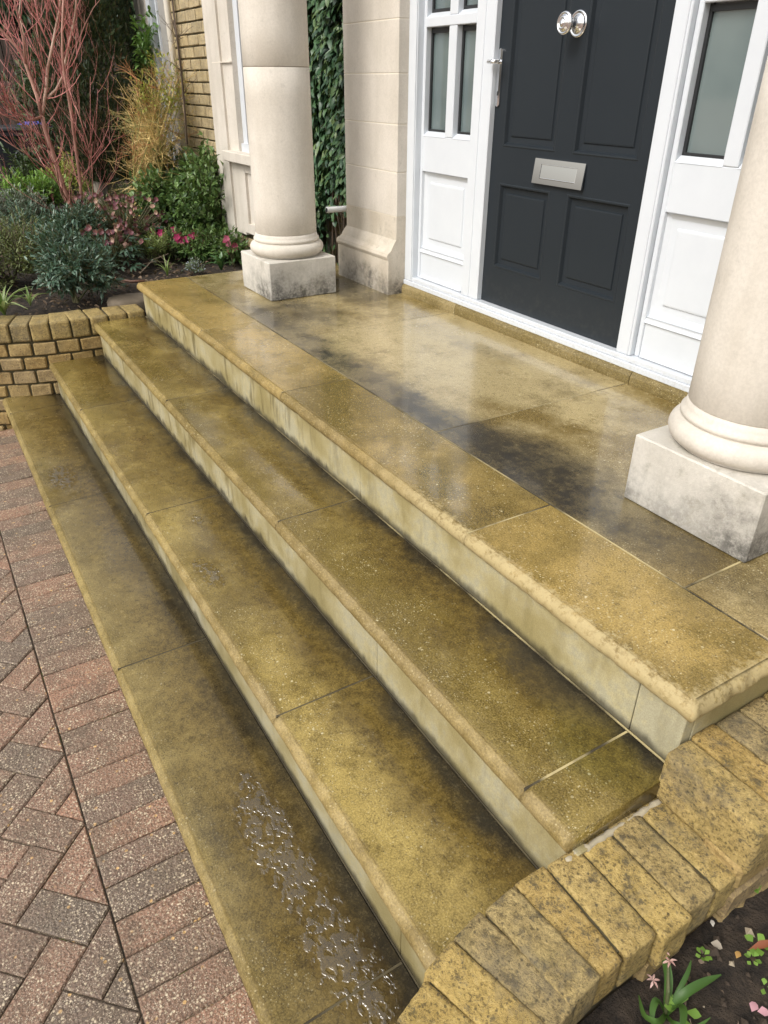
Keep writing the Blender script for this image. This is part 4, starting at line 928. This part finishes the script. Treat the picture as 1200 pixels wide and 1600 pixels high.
# hellebores
def hellebore(base, label, cols, nfl, R_, h_, sz=.030, lcol=g2, nleaf=60):
    t = thing('hellebore', label, 'flower plant', base, 'hellebores in the bed'); fm = leaf_mat('hellebore_petal', cols, .5, .3); pm = []; sm = MB()
    for i in range(nfl):
        a_ = random.uniform(0, TAU); q = math.sqrt(random.random())*R_; c = Vector((base.x+q*math.cos(a_), base.y+q*math.sin(a_), base.z+h_*random.uniform(.45, 1)))
        sm.add(*tubeg([base+Vector((0, 0, -.01)), (base+c)/2+Vector((0, 0, .04)), c], [.0045, .004, .003], 5))
        f = Vector((random.gauss(.5, .5), random.gauss(-.5, .5), random.gauss(.1, .5))).normalized(); s = f.orthogonal().normalized(); u = f.cross(s); ax = []
        for k in range(5): an = TAU*k/5; d = s*math.cos(an)+u*math.sin(an); ax.append(d*.9+f*.35)
        o = leaves('flower', [c]*5, np.array([f]*5), np.array(ax), rng.uniform(sz*.85, sz*1.15, 5), rng.uniform(sz*.8, sz, 5), fm, t, .12, -.15, .55)
        k = random.random(); o.data.attributes['rnd'].data.foreach_set('value', np.clip(k+rng.uniform(-.15, .15, 5), 0, 1).repeat(8).astype(np.float32))
    pos = []; ax = []; nr = []
    for i in range(nleaf):
        a_ = random.uniform(0, TAU); q = math.sqrt(random.random())*R_*1.1; c = np.array([base.x+q*math.cos(a_), base.y+q*math.sin(a_), base.z+h_*random.uniform(.1, .7)])
        for k in range(4): d = np.array([math.cos(a_+(k-1.5)*.5), math.sin(a_+(k-1.5)*.5), random.gauss(.05, .3)]); pos.append(c); ax.append(d); nr.append(unit(1)[0]*.3+np.array([0, 0, 1]))
    leaves('leaves', pos, np.array(nr), np.array(ax), rng.uniform(.05, .09, len(pos)), rng.uniform(.016, .026, len(pos)), lcol, t); sm.build('stems', br_g, t); return t
dusk = [(.10, .03, .045), (.16, .05, .07), (.22, .08, .09), (.30, .13, .13), (.50, .34, .24)]; mag = [(.30, .015, .08), (.42, .03, .13), (.55, .06, .20)]; rose = [(.40, .09, .10), (.52, .16, .15)]
hellebore(G(200, 395), 'hellebore with many dusky purple and buff flowers in front of the conifer trunk', dusk, 170, .34, .44, .024)
hellebore(G(182, 418), 'lower purple-leaved clump with dusky flowers beside the dark glossy shrub', dusk, 60, .24, .30, .028)
hellebore(G(287, 352), 'small magenta-flowered plant farthest back in the bed, under the green shrub', mag, 16, .16, .20, .036, g1, 50)
hellebore(G(270, 398), 'magenta-flowered plant in the middle of the bed behind the landing corner', mag, 16, .16, .20, .036, g1, 50)
hellebore(G(308, 402), 'dense magenta-flowered plant just left of the strap-leaved clump', mag, 22, .15, .17, .034, g1, 50)
hellebore(G(358, 385), 'rose-red flowered hellebore with tall nodding heads nearest the far column', rose, 12, .11, .36, .042, g1, 50)
hellebore(G(364, 412), 'hellebore with one low cluster of dark pink heads beside the column plinth', [(.30, .04, .10), (.42, .12, .18)], 7, .05, .19, .030, g1, 10)
# strap-leaved clumps
def straps(name, label, base, n, ln, wd, mat, spread=1.0, part='leaf', group=None, droop=1.0):
    t = thing(name, label, 'plant', base, group)
    for i in range(n):
        a_ = TAU*i/n+random.uniform(-.3, .3); L_ = ln*random.uniform(.7, 1.1); d = Vector((math.cos(a_), math.sin(a_), 0)); V = []; Fc = []; s = Vector((-d.y, d.x, 0)); ph = random.uniform(.25, 1.0)*spread
        for k in range(8):
            f = k/7; p = base+d*(L_*f*ph*(.35+.6*f))+Vector((0, 0, L_*(f*.85-droop*.75*f*f*ph))); w_ = wd*math.sin(math.pi*min(.97, f*.8+.18))*.5+.0005; lift = Vector((0, 0, w_*.5))
            V += [p+s*w_+lift, p, p-s*w_+lift]
        for k in range(7): Fc += [(3*k, 3*k+1, 3*k+4, 3*k+3), (3*k+1, 3*k+2, 3*k+5, 3*k+4)]
        o = put(part, V, Fc, mat, t, smooth=True); set_rnd(o, [random.random()]*len(Fc))
    return t
strap_m = leaf_mat('strap_leaf', [(.10, .18, .04), (.20, .28, .08), (.36, .42, .20)], .4, .3); strap_d = leaf_mat('dark_strap_leaf', [(.03, .07, .03), (.05, .11, .045)], .35, .15)
straps('strappy_plant', 'pale green arching strap-leaved plant hanging over the left end of the brick coping', at(8, 494, 2, -.18), 24, .36, .019, strap_m)
straps('strappy_plant', 'small strap-leaved tuft between the two pale clumps at the coping edge', at(48, 478, 2, -.18), 9, .20, .012, strap_m)
straps('strappy_plant', 'broad dark green strap-leaved clump close to the far column plinth', G(346, 422, -.16), 13, .20, .035, leaf_mat('broad_leaf', [(.03, .09, .03), (.07, .16, .05)], .3, .2), .8)
straps('strappy_plant', 'thin grassy tuft right behind the left corner of the landing', G(262, 432, -.17), 12, .20, .009, strap_m, .7)
straps('strappy_plant', 'few grey strap leaves at the edge of the dark glossy shrub by the brown stone', G(160, 448, -.17), 6, .16, .014, leaf_mat('grey_strap', [(.16, .20, .15), (.22, .27, .20)], .4, .2))
bush('groundcover_plant', 'tiny pale blue-flowered low cushion plant edging the landing near the column', 'plant', G(305, 421, -.16), .12, .05, 900, .014, .009, leaf_mat('cushion_leaf', [(.07, .12, .05), (.13, .18, .08), (.16, .2, .12), (.45, .5, .62)], .5, .2), br_g, lobes=14, clump=.35, low=.01)
bush('spurge_plant', 'upright pale yellow-green leafy plant behind the landing corner', 'plant', G(243, 410), .13, .26, 700, .035, .010, leaf_mat('spurge_leaf', [(.14, .2, .05), (.26, .32, .10)], .5, .3), br_g, lobes=8, clump=.35, up=1.0)
# leaf litter, dead stems
def litter(name, n, xr, yr, zf, cols, Lr, label):
    pos = [(random.uniform(*xr), random.uniform(*yr)) for _ in range(n)]; pos = np.array([(x, y, zf(x, y)+random.uniform(.004, .02)) for x, y in pos])
    o = leaves(name, pos, unit(n)*.5+np.array([0, 0, 1]), unit(n)*np.array([1, 1, .25]), rng.uniform(*Lr, n), rng.uniform(Lr[0]*.4, Lr[1]*.6, n), leaf_mat(name+'_colour', cols, .7, .1), None)
    tag(o, label, 'litter', None, 'stuff')
litter('leaf_litter', 2600, (-8.2, -4.25), (-1.3, 1.15), lambda x, y: -.20, [(.05, .03, .018), (.11, .07, .04), (.20, .14, .09)], (.02, .05), 'brown fallen leaves scattered over the soil under the shrubs')
litter('leaf_litter', 240, (.2, 1.2), (-1.0, .6), lambda x, y: -.392-.06*max(0, -y)-.03*max(0, x-.3), [(.04, .026, .018), (.09, .06, .04), (.18, .13, .09)], (.008, .020), 'small dead leaf scraps on the dark soil beside the right-hand coping')
b = MB()
for i in range(70):
    x, y = random.uniform(-7.8, -5.0), random.uniform(-.2, 1.0); a_ = random.uniform(0, TAU); L_ = random.uniform(.1, .4); p = Vector((x, y, -.18)); q = p+Vector((math.cos(a_)*L_, math.sin(a_)*L_, random.uniform(0, .12))); b.add(*tubeg([p, p.lerp(q, .5)+Vector((0, 0, .03)), q], [.004, .0035, .002], 4))
tag(b.build('dead_stems', bark('dead_stem', (.12, .09, .06), (.28, .22, .16)), None), 'dry brown stems and sticks lying among the plants of the bed', 'debris', None, 'stuff')
hp_ = [at(u, v, 2, -.155) for u, v in ((150, 424), (165, 430), (185, 436), (205, 440), (226, 439))]
tag(put('garden_hose', *tubeg(hp_, .009, 10), plain('brown_hose', (.20, .10, .065), .5), None, smooth=True), 'thin reddish-brown hose curving through the bed to the landing corner', 'hose')
# flat weathered stone behind the coping
c0 = at(198, 467, 2, -.15); V = []; Fc = []; nseg = 18
for k, (s, z) in enumerate(((1, -.24), (1.02, -.165), (.93, -.148), (.55, -.140), (.15, -.138))):
    for i in range(nseg):
        a_ = TAU*i/nseg; w_ = 1+.12*noise.noise(Vector((math.cos(a_)*1.5, math.sin(a_)*1.5, k*.2))); V.append((c0.x-.02+.115*s*w_*math.cos(a_), c0.y+.035+.15*s*w_*math.sin(a_), z+.006*noise.noise(Vector((a_*3, k, 0)))))
for k in range(4):
    for i in range(nseg): j = (i+1) % nseg; Fc.append((k*nseg+i, k*nseg+j, (k+1)*nseg+j, (k+1)*nseg+i))
Fc.append(tuple(4*nseg+i for i in range(nseg)))
tag(put('flat_stone', V, Fc, stone_mat('brown_stone', (.12, .095, .065), (.20, .16, .115)), None, smooth=True), 'flat weathered grey-brown stone between the glossy shrub and the landing corner', 'stone')

# ivy on the recessed wall between column and pilaster
ivy = thing('ivy', 'dense dark green climber covering the brick wall between the far column and the pilaster', 'climbing plant', (-4.0, 1.1, -.18))
pos = []; ax = []; nr = []
for i in range(7500):
    x = random.uniform(-4.62, -3.60); z = random.uniform(.26, 1.95); lim = .40+.22*noise.noise(Vector((x*5, 1, 0)))
    if z < lim and random.random() < .85: continue
    dpt = .15+.07*noise.noise(Vector((x*4, z*4, 2))); y = 1.42-dpt*random.random()**.5
    pos.append((x, y, z)); d = unit(1)[0]; ax.append((d[0]*.8, -.45, -.55+d[2]*.4)); nr.append((random.gauss(0, .4), -1, .6+random.gauss(0, .4)))
for i in range(500):
    x = -4.12+random.gauss(0, .10); z = random.uniform(-.15, .42); pos.append((x, 1.22+random.gauss(0, .05), z)); d = unit(1)[0]; ax.append((d[0], -.3, d[2]-.2)); nr.append((random.gauss(0, .5), -1, .5))
n = len(pos); leaves('foliage', pos, np.array(nr), np.array(ax), rng.uniform(.045, .085, n), rng.uniform(.022, .038, n), gD, ivy, .15, .2)
b = MB()
for i in range(9):
    x = -3.86+random.uniform(-.10, .06); pts = [Vector((x+random.gauss(0, .02), 1.33+random.gauss(0, .02), z)) for z in (-.2, .1, .35, .6, 1.0)]; b.add(*tubeg(pts, [.008, .007, .006, .005, .004], 5))
b.build('stems', br_b, ivy)
# vine stem on the downpipe
vp = [at(u, v, 1, 1.02) for u, v in ((292, 225), (290, 190), (287, 150), (283, 110), (277, 60), (272, 25), (268, -10))]
b = MB(); b.add(*tubeg(vp, [.012, .011, .010, .009, .009, .008, .007], 6)); b.add(*tubeg([v+Vector((.02, -.01, 0)) for v in vp[:5]]+[at(266, 20, 1, 1.02)], .005, 5))
for i in range(16): twigs(b, vp[random.randint(0, 5)], unit(1)[0], .15, .003, 1, .8)
vn = thing('vine', 'thin bare grey climbing stem beside the cream downpipe', 'climbing plant', vp[0]); b.build('stems', br_b, vn)

# ------------------------------------------------------------------ behind the bed: bins, fence, hedge
def bin_(c, yaw, label, lid_c):
    t = thing('wheelie_bin', label, 'bin', c, 'black wheelie bins'); m = Matrix.Translation(c) @ Matrix.Rotation(yaw, 4, 'Z')
    bm_ = plain('black_plastic', (.012, .014, .018), .45)
    w0, w1, d0, d1, h = .22, .28, .22, .30, .98; V = [(-w0, -d0, .05), (w0, -d0, .05), (w0, d0, .05), (-w0, d0, .05), (-w1, -d1, h), (w1, -d1, h), (w1, d1, h), (-w1, d1, h)]
    put('body', xf(V, m), [(3, 2, 1, 0), (0, 1, 5, 4), (1, 2, 6, 5), (2, 3, 7, 6), (3, 0, 4, 7), (4, 5, 6, 7)], bm_, t)
    V, Fc = cboxg(-.30, .30, -.34, .31, h, h+.045, .012); put('lid', xf(V, m), Fc, lid_c, t)
    V, Fc = cboxg(-.30, .30, -.325, -.29, h-.06, h-.001, .008); put('rim', xf(V, m), Fc, bm_, t)
    for s in (-1, 1): V, Fc = latheg([(.1, -.02), (.1, .02)], (0, 0, 0), 'z', 20); put('wheel', xf(V, m @ Matrix.Translation((s*.25, .24, .1)) @ Matrix.Rotation(math.pi/2, 4, 'Y')), Fc, rubber, t)
    # ring emblem with three short bars of lettering-like relief on the front
    V = []; Fc = []; n = 36; fy = lambda z: -.22-.086*(z-.05)-.004
    for i in range(n):
        a_ = TAU*i/n
        for r in (.075, .062): V.append((r*math.cos(a_), fy(.70+r*math.sin(a_)), .70+r*math.sin(a_)))
    for i in range(n): j = (i+1) % n; Fc.append((2*i, 2*j, 2*j+1, 2*i+1))
    em = plain('pale_grey_print', (.30, .31, .33), .5); put('emblem', xf(V, m), Fc, em, t)
    V = []; Fc = []
    for k in range(3):
        for q in range(3):
            z0 = .672+k*.021; x0 = -.034+q*.024; n = len(V); V += [(x, fy(z), z) for x, z in ((x0, z0), (x0+.018, z0), (x0+.018, z0+.014), (x0, z0+.014))]; Fc.append((n, n+1, n+2, n+3))
    put('emblem_print', xf(V, m), Fc, em, t)
    return t
bp = at(24, 232, 0, -11.2)
zb = -.495
def bin_at(u, v, xx, yaw, lab, lid):
    q = at(u, v, 0, xx); return bin_(Vector((q.x, q.y, zb)), yaw, lab, lid)
put('path', *boxg(-30, -10.05, -12, 12, ZP-.1, -.50), plain('far_paving', (.12, .11, .10), .9, bumpy=.5, var=.3))['kind'] = 'structure'
lidb = plain('grey_lid', (.045, .05, .055), .3); lidl = plain('blue_lid', (.10, .13, .55), .35)
bin_at(26, 200, -10.7, math.radians(80), 'black wheelie bin with a grey lid and a pale ring emblem, behind the red stems', lidb)
bin_at(66, 195, -11.45, math.radians(80), 'black wheelie bin with a blue lid, partly hidden behind the one with the grey lid', lidl)
# fence of upright boards
fm = bark('weathered_board', (.055, .038, .028), (.13, .095, .075), 14, .9)
fence = thing('wooden_fence', 'weathered brown fence of upright boards behind the bins', 'fence', (-12.6, 0, ZP))
y = -2.4
while y < 2.6:
    V, Fc = cboxg(-12.6+random.uniform(-.004, .004), -12.575, y, y+.095, ZP, 1.52+random.uniform(-.01, .01), .004); put('board', V, Fc, fm, fence); y += .106
for z in (-.3, .5, 1.25): put('rail', *boxg(-12.66, -12.602, -2.4, 2.6, z, z+.09), fm, fence)
hg = thing('hedge', 'tall dark evergreen hedge rising behind the wooden fence', 'hedge', (-13.6, 0, ZP))
pos = []; ax = []; nr = []
for i in range(16000):
    y = random.uniform(-3.5, 3.6); z = random.uniform(.4, 4.2); x = -13.0-.5*random.random()+.35*noise.noise(Vector((y*1.2, z*1.2, 0))); pos.append((x, y, z)); ax.append(unit(1)[0]+np.array([.4, 0, .2])); nr.append(unit(1)[0]+np.array([1, 0, .4]))
leaves('foliage', pos, np.array(nr), np.array(ax), rng.uniform(.09, .17, len(pos)), rng.uniform(.04, .07, len(pos)), gD, hg)
put('branches', *boxg(-14.2, -13.5, -3.5, 3.6, ZP, 4.0), plain('hedge_shade', (.006, .010, .006), .9), hg)  # solid near-black box: shade inside the hedge put in as colour
q = at(62, 90, 0, -10.2)
bush('evergreen_shrub', 'loose green evergreen between the fence and the conifer', 'shrub', Vector((q.x, q.y, -.5)), .55, 2.1, 5500, .09, .025, leaf_mat('loose_evergreen', [(.02, .045, .014), (.05, .085, .025), (.08, .12, .035)], .5, .1), br_b, lobes=26, nstem=20, clump=.35)

# ------------------------------------------------------------------ small plants in the right-hand bed
def sz(x, y): return -.392-.06*max(0, -y)-.03*max(0, x-.3)
def S(u, v):
    q = at(u, v, 2, -.40)
    for _ in range(4): q = at(u, v, 2, sz(q.x, q.y))
    return q
clod = MB(); cr_ = random.Random(5)
for i in range(1500):
    x, y = cr_.uniform(.2, 1.1), cr_.uniform(-1.0, .6); s = cr_.choice([.003, .005, .008, .012])*cr_.uniform(.7, 1.3)
    V = [Vector(v)*s*cr_.uniform(.6, 1.25)+Vector((x, y, sz(x, y)+s*.3+.004)) for v in ((1, 0, 0), (-1, 0, 0), (0, 1, 0), (0, -1, 0), (0, 0, 1), (0, 0, -1), )]
    clod.add(V, [(0, 2, 4), (2, 1, 4), (1, 3, 4), (3, 0, 4), (2, 0, 5), (1, 2, 5), (3, 1, 5), (0, 3, 5)], 1 if cr_.random() < .06 else 0)
tag(clod.build('soil_crumbs', [plain('soil_clod', (.045, .032, .022), .95, bumpy=.8, var=.4), plain('pale_grit', (.30, .25, .18), .9)], None), 'crumbly dark soil lumps and grit beside the right-hand coping', 'soil', None, 'stuff')
hy = S(1040, 1585)
hyl = leaf_mat('hyacinth_leaf', [(.05, .12, .025), (.085, .18, .035)], .5, .3); hyc = thing('hyacinth', 'small green bulb plant with a few fading pale pink flowers, beside the right-hand coping', 'flower plant', hy)
def blade(parent, pts, wd, mat, name='leaf', up=Vector((0, 0, 1))):
    V = []; Fc = []; n = len(pts); pts = [Vector(p) for p in pts]; fine = []
    for k in range(13):
        f = k/12*(n-1); i = min(int(f), n-2); fine.append(pts[i].lerp(pts[i+1], f-i))
    for _ in range(2): fine = [fine[0]]+[(fine[i-1]+fine[i]*2+fine[i+1])/4 for i in range(1, 12)]+[fine[-1]]
    for k, p in enumerate(fine):
        d = (fine[min(k+1, 12)]-fine[max(k-1, 0)]).normalized(); s = d.cross(up); s = s.normalized() if s.length > .05 else d.orthogonal().normalized(); nn = s.cross(d)
        w_ = wd*.5*(math.sin(math.pi*min(.985, .14+.86*k/12))**.7); V += [p+s*w_+nn*w_*.45, p, p-s*w_+nn*w_*.45]
    for k in range(12): Fc += [(3*k, 3*k+1, 3*k+4, 3*k+3), (3*k+1, 3*k+2, 3*k+5, 3*k+4)]
    o = put(name, V, Fc, mat, parent, smooth=True); set_rnd(o, [random.random()]*len(Fc)); return o
def Q(u, v, z): return at(u, v, 2, z)
for pts, wd in (([hy, Q(1045, 1530, -.36), Q(1036, 1490, -.33), Q(1034, 1462, -.30)], .016), ([hy, Q(1060, 1550, -.37), Q(1075, 1520, -.36), Q(1080, 1500, -.36)], .009), ([hy, Q(1070, 1552, -.36), Q(1100, 1535, -.36), Q(1127, 1523, -.365)], .016),
        ([hy, Q(1025, 1560, -.37), Q(1018, 1580, -.37), Q(1020, 1610, -.38)], .012), ([hy, Q(1066, 1570, -.35), Q(1068, 1590, -.34), Q(1062, 1620, -.33)], .014), ([hy, Q(1050, 1600, -.36), Q(1085, 1610, -.36), Q(1110, 1590, -.36)], .010), ([hy, Q(1030, 1600, -.36), Q(1005, 1590, -.37), Q(998, 1555, -.385)], .011)):
    blade(hyc, pts, wd, hyl)
st = tubeg([hy, Q(1044, 1550, -.36), Q(1044, 1500, -.335)], [.004, .0035, .002], 6); put('stem', *st, br_g, hyc)
pk = leaf_mat('pale_pink_petal', [(.62, .36, .32), (.74, .50, .46)], .5, .35)
for (u, v, z) in ((1036, 1484, -.32), (1046, 1502, -.33), (1020, 1532, -.36)):
    c = np.array(Q(u, v, z)); pos = [c]*6; k = unit(1)[0]; ax = []
    for i in range(6): a_ = TAU*i/6; ax.append((math.cos(a_)*.8, math.sin(a_)*.8, .2+random.gauss(0, .3)))
    leaves('flower', pos, np.tile(np.array([[0, 0, 1.]]), (6, 1))+unit(6)*.2, np.array(ax), .013, .0045, pk, hyc, .2, .5)
def seedling(u, v, label, n=6, s=.016):
    c = S(u, v)+Vector((0, 0, .012)); t = thing('seedling', label, 'seedling', c, 'green seedlings in the bare soil'); pos = []; ax = []; nr = []
    for i in range(n): a_ = TAU*i/n+random.random(); pos.append(np.array(c)+np.array([math.cos(a_), math.sin(a_), 0])*s*.35+np.array([0, 0, random.uniform(0, .008)])); ax.append((math.cos(a_), math.sin(a_), random.uniform(.1, .6))); nr.append((0, 0, 1))
    leaves('leaves', pos, np.array(nr, float), np.array(ax), rng.uniform(s*.8, s*1.25, n), rng.uniform(s*.7, s*.9, n), g5, t, .05, .1, .6)
seedling(1172, 1392, 'bright green seedling just below the stepped-up coping brick, highest of the seedlings', 8, .014)
seedling(1095, 1500, 'pale green seedling right of the fading pink flowers', 7, .012)
seedling(1178, 1483, 'round-leaved green seedling beside the orange-brown leaf', 6, .018)
seedling(1172, 1505, 'small grey-green seedling directly below the round-leaved one', 6, .012)
seedling(1190, 1550, 'tiny two-leaved seedling at the right picture edge', 3, .013)
seedling(1060, 1585, 'wide-leaved green seedling tucked under the hyacinth leaves', 5, .024)
def scrap(u, v, L_, Wd_, cols, label, name='fallen_leaf', ang=0, cat='leaf', z=.012, tilt=.1):
    c = S(u, v)+Vector((0, 0, z)); t = leaves(name, [c], np.array([[0., -.2, 1.]]), np.array([[math.cos(ang), math.sin(ang), tilt]]), np.array([L_]), np.array([Wd_]), leaf_mat(name+'_tone', cols, .6, .2), None, .2, .2)
    tag(t, label, cat)
scrap(1166, 1490, .062, .015, [(.22, .07, .03), (.3, .1, .05)], 'long orange-brown fallen leaf lying beside the round-leaved seedling', ang=1.2, tilt=.35)
scrap(1108, 1478, .022, .018, [(.38, .33, .26), (.42, .36, .3)], 'curled beige dead leaf right of the pink flowers', ang=.5)
scrap(1112, 1454, .016, .009, [(.65, .62, .55), (.7, .66, .6)], 'small white petal on the soil below the coping', 'fallen_petal', ang=2.4, cat='petal')
scrap(1148, 1503, .018, .012, [(.45, .25, .06), (.5, .3, .1)], 'small yellow-brown leaf scrap left of the orange-brown leaf', ang=1.9)
scrap(1170, 1590, .022, .016, [(.55, .28, .32), (.6, .34, .38)], 'pink heart-shaped petal lying near the bottom right corner, left half', 'fallen_petal', ang=1.9, cat='petal', z=.02)
scrap(1178, 1590, .022, .016, [(.55, .28, .32), (.6, .34, .38)], 'pink petal at the bottom right corner, right half of the heart shape', 'fallen_petal', ang=.9, cat='petal', z=.022)
b = MB()
for i in range(34):
    x, y = random.uniform(.22, .9), random.uniform(-.8, .3); a_ = random.uniform(0, TAU); L_ = random.uniform(.03, .11); p = Vector((x, y, sz(x, y)+.012)); q = p+Vector((math.cos(a_)*L_, math.sin(a_)*L_, random.uniform(-.003, .02))); b.add(*tubeg([p, p.lerp(q, .5)+Vector((random.gauss(0, .008), random.gauss(0, .008), .006)), q], [.0013, .0011, .0007], 4))
tag(b.build('dead_stems', bark('straw', (.20, .15, .10), (.38, .30, .22)), None), 'thin dry straws lying on the soil beside the right-hand coping', 'debris', None, 'stuff')
